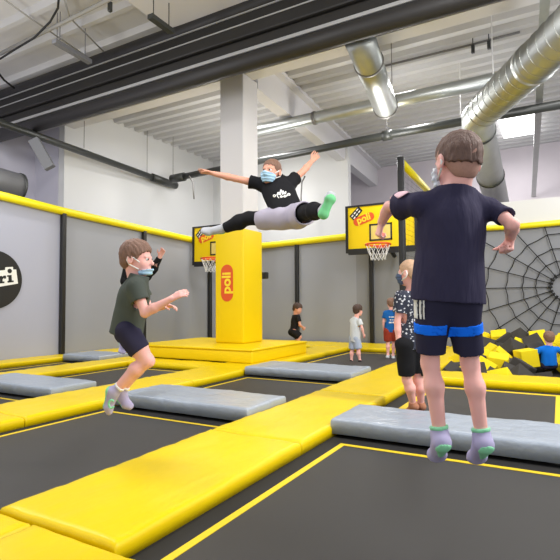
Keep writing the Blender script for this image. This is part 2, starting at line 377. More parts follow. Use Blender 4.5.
def hanger(x, y, z, lb, top=ZC + .1, r=.008, mt='wire'):
    p = onz(x, y, z); bm = BM(); tube(bm, [p, V(p[0], p[1], top)], r, 6); tag(bmobj('hanger_wire', bm, M[mt]), lb, 'wire', 'thin hanger wires under the ceiling')
hanger(84, 148, 4.66, 'hanger wire on the left wall pipe near the bundle')
hanger(147, 175, 4.66, 'hanger wire on the left wall pipe just before the elbow')
hanger(173, 178, 4.66, 'hanger wire at the pipe elbow')
hanger(387, 134, 4.66, 'hanger wire on the cross pipe below the short capped duct')
hanger(461, 121, 4.66, 'hanger wire on the cross pipe left of the big duct', r=.012, mt='netw')
hanger(493, 74, 4.75, 'hanger wire beside the big spiral duct', r=.01, mt='netw')
hanger(392, 84, 5.1, 'hanger wire over the slim duct beside the short duct')
hanger(286, 123, 5.1, 'hanger wire over the slim duct below the roof beam')
for x, y, lb in ((473, 50, 'small black clip on the conduit, left of two'), (489, 46, 'small black clip on the conduit, right of two'), (110, 8, 'small black clip beside the thick conduit')):
    p = onz(x, y, 5.6); bm = BM(); box(bm, p - V(.03, .03, .06), p + V(.03, .03, .1), .008, 1); tube(bm, [p, p + V(0, 0, .22)], .01, 6)
    tag(bmobj('ceiling_clip', bm, M['pipe']), lb, 'clip', 'black clips under the deck')
wirething('hanging_cable', [at(189, 176, 12.6), at(193, 182, 12.6), at(193.5, 190, 12.6), at(194, 199, 12.6)], .018, 'wire', 'grey cable hanging from the pipe left of the column', 'cable')
wirething('hanging_cable', [at(301, 215, 14.2), at(301, 196, 14.2), at(302, 182, 14.2), at(305, 176, 14.2)], .022, 'wire', 'grey cable on the white wall beside the man', 'cable')

# ---------------------------------------------------------------- tall black post with the yellow arm and netting
t = thing('net_frame', (-2.5, 9.0, 0), 'tall black post with yellow top arm and black side netting', 'net frame')
bm = BM(); box(bm, (-2.56, 8.94, -.03), (-2.44, 9.06, 3.72), .03, 2); bmobj('post', bm, M['black'], t)
bm = BM(); tube(bm, [(-2.5, 9.05, 3.62), (-2.55, YW + .05, 3.55)], .07, 14); bmobj('top_arm', bm, M['yellowrail'], t, True)
bm = BM()
for y in np.arange(9.14, YW - .05, .1): box(bm, (-2.503, y - .0013, .1), (-2.5, y + .0013, 3.58))
for z in np.arange(.1, 3.58, .1): box(bm, (-2.503, 9.1, z - .0013), (-2.5, YW - .02, z + .0013))
bmobj('netting', bm, M['cord'], t)

# ---------------------------------------------------------------- basketball boards
def hoop(P, W, H, Yb, lb, s):
    """P: (x left, z bottom); board faces -Y"""
    x0, z0 = P; t = thing('basketball_hoop', (x0 + W / 2, Yb, z0), lb, 'basketball hoop', 'basketball hoops at the back wall')
    bm = BM(); box(bm, (x0, Yb, z0), (x0 + W, Yb + .04, z0 + H)); bmobj('backboard', bm, M['yellow2'], t)
    bm = BM(); w = .05 * s
    box(bm, (x0 - .01, Yb - .02, z0 - .01), (x0 + w, Yb + .06, z0 + H + .01)); box(bm, (x0 + W - w, Yb - .02, z0 - .01), (x0 + W + .01, Yb + .06, z0 + H + .01))
    box(bm, (x0 + w, Yb - .02, z0 - .05), (x0 + W - w, Yb + .06, z0 + w + .03)); box(bm, (x0 + w, Yb - .02, z0 + H - w * .6), (x0 + W - w, Yb + .06, z0 + H + .01)); bmobj('board_frame', bm, M['black'], t)
    xa, xb, za, zb = x0 + W * .345, x0 + W * .665, z0 + H * .22, z0 + H * .58
    bm = BM(); b = .035 * s
    box(bm, (xa, Yb - .012, za), (xa + b, Yb, zb)); box(bm, (xb - b, Yb - .012, za), (xb, Yb, zb)); box(bm, (xa, Yb - .012, za), (xb, Yb, za + b)); box(bm, (xa, Yb - .012, zb - b), (xb, Yb, zb)); bmobj('target_frame', bm, M['black'], t)
    bm = BM(); box(bm, (xa + b, Yb - .006, za + b), (xb - b, Yb, zb - b)); bmobj('target_panel', bm, mat('cream_target', srgb(222, 200, 110), .5), t)
    xc = x0 + W / 2 + .06 * s; zr = z0 + H * .10; R = .26 * s; yc = Yb - R - .1
    bm = BM(); tube(bm, [(xc + R * math.cos(a), yc + R * math.sin(a), zr) for a in np.arange(28) * 2 * PI / 28], .02, 8, closed=True)
    box(bm, (xc - .12, Yb - .12, zr - .05), (xc + .12, Yb - .012, zr + .02)); bmobj('rim', bm, M['oranger'], t)
    bm = BM()
    for a in np.arange(12) * 2 * PI / 12:
        for s_ in (-1, 1):
            tube(bm, [(xc + R * k_ * math.cos(a + s_ * g), yc + R * k_ * math.sin(a + s_ * g), zr - h) for k_, g, h in ((.97, 0, .02), (.8, .26, .14), (.62, .52, .26), (.6, .78, .33))], .005, 5)
    bmobj('net', bm, M['netw'], t)
    bm = BM(); box(bm, (xc - .3, Yb + .04, zr - .05), (xc + .3, Yb + .12, zr + .5)); tube(bm, [(xc, Yb + .1, zr + .1), (xc, YW - .02, zr - .15)], .05, 8); bmobj('bracket', bm, M['black'], t)
    # tilted logo
    lx, lz = x0 + W * .265, z0 + H * .70; an = math.radians(17)
    def l3(u, v, w): return (lx + u * math.cos(an) - v * math.sin(an), Yb - .004 - w, lz + u * math.sin(an) + v * math.cos(an))
    bm = BM(); prism(bm, [(v, u) for u, v in capsule2d(.19 * s, .5 * s)], l3, .004); bmobj('logo_badge', bm, M['orange'], t)
    bm = text_bm('poli', lambda u, v, w: l3(u, v + .01, .004 + w), .22 * s, .003, .006 * s); bmobj('logo_lettering', bm, M['yellowprint'], t)
    bm = BM(); a2 = math.radians(48); ox, oz = x0 + W * .15, z0 + H * .83
    def m3(u, v, w): return (ox + u * math.cos(a2) - v * math.sin(a2), Yb - .004 - w, oz + u * math.sin(a2) + v * math.cos(a2))
    prism(bm, [(-.15 * s, -.08 * s), (.15 * s, -.08 * s), (.17 * s, .06 * s), (-.13 * s, .09 * s)], m3, .003); bmobj('logo_plate', bm, M['black'], t)
    bm = BM()
    for u in (-.085, .0, .085):
        for dv in (-.035, .03): prism(bm, [((u - .03) * s, (dv - .012) * s), ((u + .03) * s, (dv - .012) * s), ((u + .03) * s, (dv + .014) * s), ((u - .03) * s, (dv + .014) * s)], lambda a_, b_, w: m3(a_, b_, .003 + w), .002)
    bmobj('logo_marks', bm, M['whiteprint'], t)
    return t
Yb = 10.45; p0 = onY(346.5, 253, Yb); p1 = onY(346.5, 207, Yb)
hoop((p0[0], p0[2]), 1.6, p1[2] - p0[2], Yb, 'large yellow basketball board with orange rim behind the front boy', 1.0)
Yb = 10.05; p0 = onY(193, 265, Yb); p1 = onY(193, 227.5, Yb)
hoop((p0[0], p0[2]), 1.65, p1[2] - p0[2], Yb, 'yellow basketball board half hidden behind the yellow pillar', 1.0)

# ---------------------------------------------------------------- rope web
t = thing('rope_web', (.08, YW - .05, .2), 'black rope spider web stretched in front of the right wall', 'rope web')
cx, cz = .1, onY(556, 287, YW - .06)[2]
yw = YW - .06
rings = [.27, .53, .78, 1.08, 1.46, 1.95]
angs = [math.radians(a) for a in (0, 20, 41, 62, 84, 105, 127, 146, 163, 180, 198, 214, 232, 252, 272, 294, 316, 338)]
wob = {}
for i, R in enumerate(rings):
    pts = []
    for j, a in enumerate(angs):
        rr = R * (1 + .012 * math.sin(3 * a + i)); a2 = angs[(j + 1) % len(angs)]
        pts.append((cx + rr * math.cos(a), yw, cz + rr * math.sin(a)))
        am = (a + a2 + (2 * PI if a2 < a else 0)) / 2; rm = R * (1 + .012 * math.sin(3 * am + i)) * .972
        pts.append((cx + rm * math.cos(am), yw, cz + rm * math.sin(am)))
    pts = [p for p in pts]
    bm = BM()
    run = []
    for p in pts + pts[:1]:
        if 0.1 < p[2] < 2.53 and p[0] > -2.42: run.append(p)
        else:
            if len(run) > 1:
                tube(bm, run, .0105, 6); bmobj('ring_rope', bm, M['cord'], t); bm = BM()
            run = []
    if len(run) > 1: tube(bm, run, .0105, 6)
    if len(bm.verts): tube_done = bmobj('ring_rope', bm, M['cord'], t)
for a in angs:
    r1 = 2.9; dx, dz = math.cos(a), math.sin(a)
    if dz > 0: r1 = min(r1, (2.55 - cz) / dz)
    if dz < 0: r1 = min(r1, (.08 - cz) / dz)
    if dx < 0: r1 = min(r1, (cx + 2.4) / -dx)
    bm = BM(); tube(bm, [(cx + .27 * dx, yw, cz + .27 * dz), (cx + r1 * dx, yw, cz + r1 * dz)], .0105, 6)
    tube(bm, [(cx + .22 * dx, yw, cz + .22 * dz), (cx + .3 * dx, yw, cz + .3 * dz)], .025, 6); bmobj('spoke_rope', bm, M['cord'], t)
# ---------------------------------------------------------------- trampolines
ZP, ZB = .06, -.03
def pad(x0, x1, y0, y1, label, mt='yellow', zt=ZP, group='yellow frame pads', name='frame_pad', slope=0, zb=ZB):
    """a rounded vinyl cushion with a slightly uneven top"""
    bm = BM(); g = .004
    x0 += g; x1 -= g; y0 += g; y1 -= g
    nx = max(6, int((x1 - x0) / .07)); ny = max(6, int((y1 - y0) / .07)); nx, ny = min(nx, 60), min(ny, 60)
    rad = .05
    def coord(i, n, a, b):       # extra rows at the edge for the rounding
        return a + (b - a) * i / n
    ph = RNG.rand(6) * 6.28
    xs = sorted(set([x0, x0 + .008, x0 + .025, x0 + .055] + list(np.linspace(x0 + .09, x1 - .09, nx)) + [x1 - .055, x1 - .025, x1 - .008, x1]))
    ys = sorted(set([y0, y0 + .008, y0 + .025, y0 + .055] + list(np.linspace(y0 + .09, y1 - .09, ny)) + [y1 - .055, y1 - .025, y1 - .008, y1]))
    th = zt - zb
    def hz(x, y):
        e = min(x - x0, x1 - x, y - y0, y1 - y); r = .022 if mt == 'grey' else .035
        edge = 1 if e >= r else math.sqrt(max(0, 1 - ((r - e) / r) ** 2))
        wr = .003 * math.sin(9 * x + 3 * y + ph[0]) + .0015 * math.sin(14 * y - 5 * x + ph[1]) + .001 * math.sin(23 * y + 17 * x + ph[2])
        wr += (.0025 * math.sin(38 * (x if (x1 - x0) > (y1 - y0) else y) + 6 * math.sin(7 * (y if (x1 - x0) > (y1 - y0) else x)) + ph[3])) * max(0, 1 - e / .18)
        return zb + th * ((.82 + .18 * edge) if mt == 'grey' else (.68 + .32 * edge)) + wr * min(1, e / .03 + .3)
    G = [[bm.verts.new((x, y, hz(x, y))) for y in ys] for x in xs]
    for i in range(len(xs) - 1):
        for j in range(len(ys) - 1): bm.faces.new((G[i][j], G[i + 1][j], G[i + 1][j + 1], G[i][j + 1]))
    ring = [G[i][0] for i in range(len(xs))] + [G[-1][j] for j in range(1, len(ys))] + [G[i][-1] for i in range(len(xs) - 2, -1, -1)] + [G[0][j] for j in range(len(ys) - 2, 0, -1)]
    low = [bm.verts.new((v.co.x, v.co.y, zb)) for v in ring]
    n = len(ring)
    for i in range(n): bm.faces.new((ring[i], low[i], low[(i + 1) % n], ring[(i + 1) % n]))
    bm.faces.new(low[::-1])
    return tag(bmobj(name, bm, M[mt], smooth=True), label, 'pad', group)
A0, A1 = -2.33, -1.55
B0, B1 = -4.72, -3.96
C0, C1 = -6.92, -6.32
D1 = -7.93
XR = .16
# middle lane
for y0, y1, lb in ((1.40, 3.02, 'wide yellow pad nearest the camera in the middle lane'), (3.02, 4.9, 'yellow pad in the middle lane beside the near right grey pad'),
                   (4.9, 7.2, 'yellow pad in the middle lane left of the boy in the patterned shirt'), (7.2, 9.9, 'far yellow pad of the middle lane near the child in blue')):
    pad(A0, A1, y0, y1, lb)
for y0, y1, lb in ((-.2, 2.6, 'yellow pad left of the near black trampoline, cut by the left frame edge'), (2.6, 4.8, 'yellow pad behind the feet of the boy in the green shirt'), (4.8, 6.9, 'yellow pad running up to the front of the yellow plinth'), (6.9, 9.9, 'yellow pad right of the yellow plinth')):
    pad(B0, B1, y0, y1, lb)
for y0, y1, lb in ((1.0, 4.2, 'yellow pad on the left, third lane, nearest piece'), (4.2, 6.2, 'yellow pad on the left, third lane, piece below the black wall post'), (6.2, 9.6, 'yellow pad of the third lane left of the plinth')):
    pad(C0, C1, y0, y1, lb)
for y0, y1, lb in ((2.5, 6.6, 'narrow yellow pad along the foot of the pale left wall'), (6.6, 9.6, 'narrow yellow pad along the foot of the grey left wall')):
    pad(XW + .01, D1, y0, y1, lb)
# cross pads
pad(B1, -2.03, .55, 1.38, 'yellow pad in the bottom left corner across the lane')
pad(-2.02, -1.3, .35, 1.38, 'small yellow pad end at the very bottom left of centre')
pad(C1, B0, 5.95, 6.52, 'yellow pad lying in front of the yellow plinth on its left')
pad(XW + .01, -4.72, 9.92, YW - .13, 'yellow border pad behind the plinth at the back wall')
pad(-4.7, -2.1, 9.92, YW - .13, 'yellow border pad at the back wall behind the small children')
pad(A1 + .02, 1.6, 6.36, 7.02, 'yellow border pad in front of the foam pit', zt=.07)
pad(-2.08, A1 + .25, 9.92, YW - .1, 'yellow border pad between the back hoop and the foam pit')
# grey pads
gp = dict(mt='grey', zt=.115, zb=.0, group='grey mats between trampolines', name='grey_mat')
pad(A1 - .02, 1.6, 3.53, 4.16, 'large grey mat across the lane behind the feet of the front boy', **gp)
pad(B1 + .04, A0 + .01, 3.52, 4.2, 'grey mat right of the feet of the boy in the green shirt', **gp)
pad(C1 + .02, B0 - .02, 3.4, 4.0, 'grey mat on the left between two yellow lanes', **gp)
pad(B1 + .02, A0 + .01, 5.9, 6.66, 'grey mat in the middle distance in front of the child in white', **gp)
pad(D1 + .02, C0 - .02, 5.9, 6.6, 'small far grey mat at the left below the black wall post', **gp)
# beds
def bed(x0, x1, y0, y1, lx0, lx1, ly0, ly1, label, w=.032):
    t = thing('trampoline', ((x0 + x1) / 2, (y0 + y1) / 2, ZB - .03), label, 'trampoline', 'black trampoline beds')
    bm = BM(); box(bm, (x0, y0, ZB - .03), (x1, y1, ZB)); bmobj('jumping_mat', bm, M['bed'], t)
    z = ZB + .003; bm = BM()
    for a in ((lx0, lx1, ly0, ly0 + w), (lx0, lx1, ly1 - w, ly1), (lx0, lx0 + w, ly0 + w, ly1 - w), (lx1 - w, lx1, ly0 + w, ly1 - w)):
        box(bm, (a[0], a[2], ZB), (a[1], a[3], z))
    bmobj('boundary_line', bm, M['yline'], t)
    bm = BM()
    for a in ((x0, x1, y0, ly0), (x0, x1, ly1, y1), (x0, lx0, ly0, ly1), (lx1, x1, ly0, ly1)):
        box(bm, (a[0], a[2], ZB), (a[1], a[3], z))
    bmobj('edge_webbing', bm, M['gap'], t)
bed(A1 - .1, 1.7, -1.5, 3.6, A1 + .12, 1.5, -1.2, 3.41, 'black trampoline under the front boy with a yellow line', w=.04)
bed(A1 - .1, XR, 4.05, 6.45, A1 + .15, XR - .16, 4.3, 6.25, 'black trampoline behind the large grey mat at the right', w=.07)
bed(XR + .1, 1.7, 4.05, 6.45, XR + .27, 1.5, 4.3, 6.25, 'black trampoline at the right frame edge beyond the large grey mat')
bed(B1 - .1, A0 + .1, 1.3, 3.6, B1 + .08, A0 - .1, 1.36, 3.39, 'black trampoline below the boy in the green shirt')
bed(B1 - .1, A0 + .1, 4.1, 5.98, B1 + .12, A0 - .12, 4.3, 5.82, 'black trampoline between the two middle grey mats')
bed(B1 - .1, A0 + .1, 6.55, 9.98, B1 + .12, A0 - .12, 6.75, 9.75, 'black trampoline under the children in white and in blue')
bed(C1 - .1, B0 + .1, .5, 3.48, C1 + .12, B0 - .1, .8, 3.3, 'black trampoline at the left frame edge in front of the left grey mat')
bed(C1 - .1, B0 + .1, 3.9, 6.02, C1 + .12, B0 - .1, 4.1, 5.85, 'black trampoline on the left behind the left grey mat')
bed(XW + .1, C0 + .1, 2.0, 5.98, D1 + .12, C0 - .1, 2.2, 5.8, 'narrow black trampoline beside the pale left wall')
bed(XW + .1, C0 + .1, 6.5, 9.98, D1 + .12, C0 - .1, 6.7, 9.6, 'narrow black trampoline beside the grey left wall')
bm = BM(); box(bm, (XR - .02, 4.2, ZB), (XR + .12, 6.34, .0), .01, 1)
bm.free()
# ---------------------------------------------------------------- plinth and pillar padding
bx = onz(252, 364, .0)
PX1, PY0 = -4.22, 6.54
t = thing('padded_plinth', (-5.6, 7.9, ZP), 'low yellow padded plinth around the foot of the yellow pillar', 'plinth')
bm = BM(); box(bm, (-6.75, PY0, .06), (PX1, 8.45, .25), .02, 3); bmobj('base_cushion', bm, M['yellow2'], t, True)
bm = BM(); box(bm, (-6.77, PY0 - .015, .25), (PX1 + .015, 8.465, .285), .015, 3); bmobj('top_cover', bm, M['yellow2'], t, True)
pyf = 7.39
xa, xb = onY(215, 300, pyf)[0], onY(243.5, 300, pyf)[0]
zt = onY(230, 229, pyf)[2]
# right face depth chosen so that its far edge sits at the photographed outline
ys_ = np.linspace(pyf + .2, pyf + 1.2, 200)
def pxx(p): q_ = CM @ (np.asarray(p, float) - CAMP); return 280 + _f * q_[0] / q_[2]
yb_ = min(ys_, key=lambda y: abs(pxx((xb, y, 1.5)) - 262.5))
t = thing('pillar_padding', ((xa + xb) / 2, pyf, .285), 'tall yellow padding wrapped around the column with an orange badge', 'pillar padding')
bm = BM(); N = 24
outl = []
def pr(u, v): return u, v
box(bm, (xa, pyf, .285), (xb, yb_, zt), .03, 3)
for v in bm.verts:
    if v.co.z > zt - .05: v.co.z += .02 * math.sin(v.co.x * 9) + .01
bmobj('padding', bm, M['yellow2'], t, True)
bm = BM(); box(bm, (xa - .005, yb_ - .12, zt * .6), (xb + .01, yb_ + .01, zt * .6 + .02)); bm.free()
pc_ = onY(227, 283, pyf - .004); hh = onY(227, 265, pyf)[2] - onY(227, 302, pyf)[2]; ww = onY(232.8, 283, pyf)[0] - onY(221, 283, pyf)[0]
f3 = lambda u, v, w: (pc_[0] + u, pyf - .002 - w, pc_[2] + v)
bm = BM(); prism(bm, capsule2d(ww, hh), f3, .006); bmobj('badge', bm, M['orange'], t)
bm = text_bm('poli', lambda u, v, w: f3(-v - .004, u, .006 + w), .27, .004, .008); bmobj('badge_lettering', bm, M['yellowprint'], t)
# small black loudspeaker-like box on the pillar's rear
p = onY(265, 275, 8.9)
bm = BM(); box(bm, p - V(.1, .06, .08), p + V(.06, .06, .06), .02, 2); tube(bm, [p, p + V(-.4, .1, .0)], .03, 8)
tag(bmobj('wall_bracket', bm, M['black']), 'small black bracket behind the right edge of the yellow pillar', 'bracket')

# ---------------------------------------------------------------- foam pit
bm = BM(); box(bm, (A1 - .02, 7.0, -.4), (1.6, YW - .1, -.18)); tag(bmobj('pit_base', bm, M['foamk']), 'dark bed of the foam pit under the cubes', 'foam pit', kind='stuff')
meY = meK = None
def cube_mesh(mt):
    bm = BM(); box(bm, (-.14, -.14, -.14), (.14, .14, .14), .012, 2)
    me = bpy.data.meshes.new('foam_cube'); bm.to_mesh(me); bm.free(); me.materials.append(mt); return me
meY, meK = cube_mesh(M['foamy']), cube_mesh(M['foamk'])
rr = random.Random(5); KID = at(549, 350, 7.85)
ny = 12
for j in range(ny):
    y = 7.2 + j * .34
    for i in range(7):
        x = -1.38 + i * .335 + (j % 2) * .16 + rr.uniform(-.06, .06)
        f = j / (ny - 1)
        z = -.10 + .30 * f ** .8 + rr.uniform(-.08, .10)
        k = rr.random() < .46
        kx, ky = KID[0], KID[1]
        if abs(x - kx * y / ky) < .30 and y < ky + .25: z -= .16 + .1 * (y - 7.2)
        if (x - kx) ** 2 + (y - ky) ** 2 < .06: continue
        o = bpy.data.objects.new('foam_cube', meY if k else meK); COL.objects.link(o)
        o.location = (x, y + rr.uniform(-.04, .04), z); o.rotation_euler = (rr.uniform(-.8, .8), rr.uniform(-.8, .8), rr.uniform(0, 1.6))
        tag(o, 'yellow foam cube in the heap of the foam pit' if k else 'charcoal foam cube in the heap of the foam pit', 'foam cube', 'yellow cubes in the foam pit' if k else 'charcoal cubes in the foam pit')

# ---------------------------------------------------------------- light
w = bpy.data.worlds.new('daylight'); sc.world = w; w.use_nodes = True
w.node_tree.nodes['Background'].inputs[0].default_value = (.93, .96, 1, 1); w.node_tree.nodes['Background'].inputs[1].default_value = .85
def area(name, loc, rot, sx, sy, power, col=(1, .97, .92)):
    l = bpy.data.lights.new(name, 'AREA'); l.shape = 'RECTANGLE'; l.size = sx; l.size_y = sy; l.energy = power; l.color = col
    o = bpy.data.objects.new(name, l); COL.objects.link(o); o.location = loc; o.rotation_euler = rot
    return o
for x, y, pw in ((-7.2, 3.2, 150), (-3.2, 2.2, 150), (1.5, 2.0, 150), (-7.0, 10.2, 170), (-2.6, 10.6, 170), (1.5, 9, 150), (-1.5, 14.8, 110), (-8, -1, 100)):
    area('hall_lamp', (x, y, 5.5), (0, 0, 0), .35, 1.6, pw * .55, (1, .99, .98))
fl = area('side_fill', (3.4, 4.0, 4.6), (0, 0, 0), .8, 1.6, 330)  # added fill light out of view, brightens the column's right face
fl.rotation_euler = (Vector((-6, 8.5, 2.2)) - fl.location).to_track_quat('-Z', 'Y').to_euler()
for x, y, z, pw in ((-7.5, 3.6, 4.0, 150), (-3.4, 2.4, 4.0, 140), (1.2, 2.8, 4.0, 140), (-6.9, 9.6, 4.05, 170), (-2.9, 9.6, 4.0, 170), (1.2, 8.4, 3.9, 130), (-1.6, 14.4, 4.2, 140), (-7.4, 12.4, 4.2, 70), (-10.2, 4.6, 3.7, 70)):  # added fill points to brighten deck and side wall, no pendants hang here
    l = bpy.data.lights.new('ceiling_fill', 'POINT'); l.energy = pw * .5; l.shadow_soft_size = .35; l.color = (1, .99, .98)
    o = bpy.data.objects.new('ceiling_fill', l); COL.objects.link(o); o.location = (x, y, z)
sc.view_settings.view_transform = 'Standard'; sc.view_settings.look = 'None'; sc.view_settings.gamma = 1; sc.view_settings.exposure = 0.12
try: sc.view_settings.use_curve_mapping = False
except Exception: pass
# ================================================================ people: smooth signed-distance bodies
class Grid:
    def __init__(s, prims, h, pad=.05):
        lo = np.array([1e9] * 3); hi = -lo
        for p in prims:
            if p.get('op', 'add') == 'add':
                a, b = p['lo'], p['hi']; lo = np.minimum(lo, a); hi = np.maximum(hi, b)
        s.lo = lo - pad; s.h = h; s.n = np.ceil((hi + pad - s.lo) / h).astype(int) + 1
        s.F = np.full(s.n, .2, np.float32)
        for p in prims: s.apply(p)
    def sub(s, lo, hi):
        i0 = np.maximum(0, np.floor((lo - s.lo) / s.h).astype(int)); i1 = np.minimum(s.n, np.ceil((hi - s.lo) / s.h).astype(int) + 1)
        if (i1 <= i0).any(): return None, None
        ax = [(s.lo[k] + s.h * np.arange(i0[k], i1[k])).astype(np.float32) for k in range(3)]
        P = np.stack(np.meshgrid(*ax, indexing='ij'), -1)
        return tuple(slice(i0[k], i1[k]) for k in range(3)), P
    def apply(s, p):
        m = .06 + p.get('k', 0)
        sl, P = s.sub(p['lo'] - m, p['hi'] + m)
        if sl is None: return
        d = p['fn'](P); F = s.F[sl]; k = p.get('k', 0); op = p.get('op', 'add')
        if op == 'add':
            if k > 0:
                q = np.maximum(k - np.abs(F - d), 0) / k; s.F[sl] = np.minimum(F, d) - q * q * k * .25
            else: s.F[sl] = np.minimum(F, d)
        elif op == 'sub':
            d = -d
            if k > 0:
                q = np.maximum(k - np.abs(F - d), 0) / k; s.F[sl] = np.maximum(F, d) + q * q * k * .25
            else: s.F[sl] = np.maximum(F, d)
    def pts(s):
        return s.sub(s.lo, s.lo + s.h * s.n)[1]
def f32(a): return np.asarray(a, np.float32)
def rc(a, b, r1, r2, k=.02, flat=None, op='add'):
    """round cone a->b; flat=(axis, factor<1) thins it along the axis"""
    a, b = np.asarray(a, float), np.asarray(b, float)
    if np.linalg.norm(b - a) < 1e-4: b = a + V(0, 0, 1e-3)
    R = max(r1, r2)
    def fn(P):
        A, B = f32(a), f32(b); Q = P - A; ba = B - A
        if flat is not None:
            w = f32(nrm(flat[0])); g = 1 / flat[1] - 1
            Q = Q + w * ((Q @ w) * g)[..., None]; ba = ba + w * float((ba @ w) * g)
        L2 = float(ba @ ba); t = np.clip((Q @ ba) / L2, 0, 1)
        d = np.sqrt(((Q - t[..., None] * ba) ** 2).sum(-1)) - (r1 + (r2 - r1) * t)
        return d * (flat[1] ** .5 if flat is not None else 1)
    return dict(fn=fn, lo=np.minimum(a, b) - R, hi=np.maximum(a, b) + R, k=k, op=op)
def el(c, fr, rad, k=.02, op='add'):
    """ellipsoid with frame rows fr (3 unit axes)"""
    c = np.asarray(c, float); fr = np.asarray(fr, float); rad = np.asarray(rad, float)
    ext = np.sqrt(((fr * rad[:, None]) ** 2).sum(0))
    def fn(P):
        Q = (P - f32(c)) @ f32(fr.T); k0 = np.sqrt(((Q / f32(rad)) ** 2).sum(-1)); k1 = np.sqrt(((Q / f32(rad ** 2)) ** 2).sum(-1)) + 1e-6
        return k0 * (k0 - 1) / k1
    return dict(fn=fn, lo=c - ext, hi=c + ext, k=k, op=op)
def cyl_cut(p, d, R, L):
    """finite cylinder from p along d, used as a cutter"""
    p, d = np.asarray(p, float), nrm(d)
    def fn(P):
        Q = P - f32(p); t = Q @ f32(d); r = np.sqrt(np.maximum((Q * Q).sum(-1) - t * t, 0))
        return np.maximum(r - R, np.maximum(-t, t - L))
    e = p + d * L
    return dict(fn=fn, lo=np.minimum(p, e) - R, hi=np.maximum(p, e) + R, k=0, op='sub')
def nets(F, lo, h):
    """naive surface nets -> verts, quads"""
    S = F < 0; nx, ny, nz = F.shape
    cnt = np.zeros((nx - 1, ny - 1, nz - 1), np.int8)
    for a in (0, 1):
        for b in (0, 1):
            for c in (0, 1): cnt += S[a:nx - 1 + a, b:ny - 1 + b, c:nz - 1 + c]
    act = (cnt > 0) & (cnt < 8); I = np.argwhere(act)
    idx = np.full(act.shape, -1, np.int64); idx[act] = np.arange(len(I))
    acc = np.zeros((len(I), 3)); num = np.zeros(len(I))
    cs = [(a, b, c) for a in (0, 1) for b in (0, 1) for c in (0, 1)]
    for a in range(8):
        for b in range(a + 1, 8):
            A, B = np.array(cs[a]), np.array(cs[b])
            if abs(A - B).sum() != 1: continue
            fa = F[tuple((I + A).T)]; fb = F[tuple((I + B).T)]; m_ = (fa < 0) != (fb < 0)
            t = fa / np.where(m_, fa - fb, 1); p = A + (B - A) * t[:, None]
            acc[m_] += p[m_]; num[m_] += 1
    verts = lo + h * (I + acc / num[:, None])
    quads = []
    for ax in range(3):
        o1, o2 = [(1, 2), (2, 0), (0, 1)][ax]
        s0 = [slice(1, -1)] * 3; s1 = [slice(1, -1)] * 3
        s0[ax] = slice(0, -1); s1[ax] = slice(1, None)
        A, B = S[tuple(s0)], S[tuple(s1)]; E = np.argwhere(A != B)
        if not len(E): continue
        base = E.copy(); 
        for k in range(3):
            if k != ax: base[:, k] += 1
        sgn = A[tuple(E.T)]
        def at_(d1_, d2_):
            q_ = base.copy(); q_[:, o1] -= d1_; q_[:, o2] -= d2_; return idx[tuple(q_.T)]
        Q = np.stack([at_(0, 0), at_(1, 0), at_(1, 1), at_(0, 1)], 1)
        Q[~sgn] = Q[~sgn][:, ::-1]; quads.append(Q)
    return verts, np.concatenate(quads)
def field_obj(name, F, lo, h, mt, origin, parent=None):
    v, q_ = nets(F, lo, h)
    v = v - np.asarray(origin)
    me = bpy.data.meshes.new(name); me.vertices.add(len(v)); me.vertices.foreach_set('co', v.astype(np.float32).ravel())
    me.loops.add(len(q_) * 4); me.loops.foreach_set('vertex_index', q_.astype(np.int32).ravel())
    me.polygons.add(len(q_)); me.polygons.foreach_set('loop_start', np.arange(0, len(q_) * 4, 4, dtype=np.int32))
    me.polygons.foreach_set('use_smooth', np.ones(len(q_), bool)); me.update(calc_edges=True); me.validate()
    o = link(name, me, mt, parent, (0, 0, 0) if parent is not None else tuple(origin)); o['_o'] = tuple(map(float, origin))
    return o
def wr(P, amp, f, seed):
    """cloth folds: a few summed waves"""
    r = np.random.RandomState(seed); d = 0
    for i in range(5):
        kx = r.randn(3) * f * np.array([1, 1, .45]); d = d + np.sin(P @ f32(kx) + r.rand() * 6.28 + .8 * np.sin(P @ f32(r.randn(3) * f * .5)))
    return amp * d / 3

def head_prims(c, up, fw, Hh, k=.02, nose=1, ears=1):
    up = nrm(up); fw = nrm(fw - up * (fw @ up)); rt = np.cross(fw, up); fr = np.stack([rt, fw, up]); g = Hh
    L = lambda x, y, z: c + g * (x * rt + y * fw + z * up)
    kk = .06 * g; P = []
    P.append(el(L(0, -.05, .12), fr, (.345 * g, .43 * g, .38 * g), .0))
    P.append(el(L(0, .12, -.12), fr, (.29 * g, .30 * g, .35 * g), kk))
    P.append(el(L(0, .19, -.34), fr, (.19 * g, .19 * g, .16 * g), kk))
    for s in (-1, 1):
        P.append(el(L(s * .15, .25, -.14), fr, (.11 * g, .11 * g, .12 * g), kk))
        P.append(rc(L(s * .06, .40, .07), L(s * .20, .34, .06), .035 * g, .03 * g, .04 * g))
    P.append(rc(L(0, .40, .02), L(0, .485, -.12), .03 * g, .05 * g, .035 * g))
    for s in (-1, 1):
        P.append(el(L(s * .04, .45, -.135), fr, (.03 * g,) * 3, .02 * g))
        P.append(el(L(s * .135, .455, -.0), fr, (.075 * g, .075 * g, .05 * g), .03 * g, 'sub'))
    P.append(rc(L(-.08, .40, -.27), L(.08, .40, -.27), .028 * g, .028 * g, .03 * g)); P.append(rc(L(-.09, .435, -.27), L(.09, .435, -.27), .009 * g, .009 * g, .012 * g, op='sub'))
    if ears:
        for s in (-1, 1):
            P.append(el(L(s * .36, -.06, -.03), fr, (.045 * g, .10 * g, .145 * g), .03 * g)); P.append(el(L(s * .40, -.04, -.02), fr, (.03 * g, .055 * g, .085 * g), .015 * g, 'sub'))
    return P, L, fr
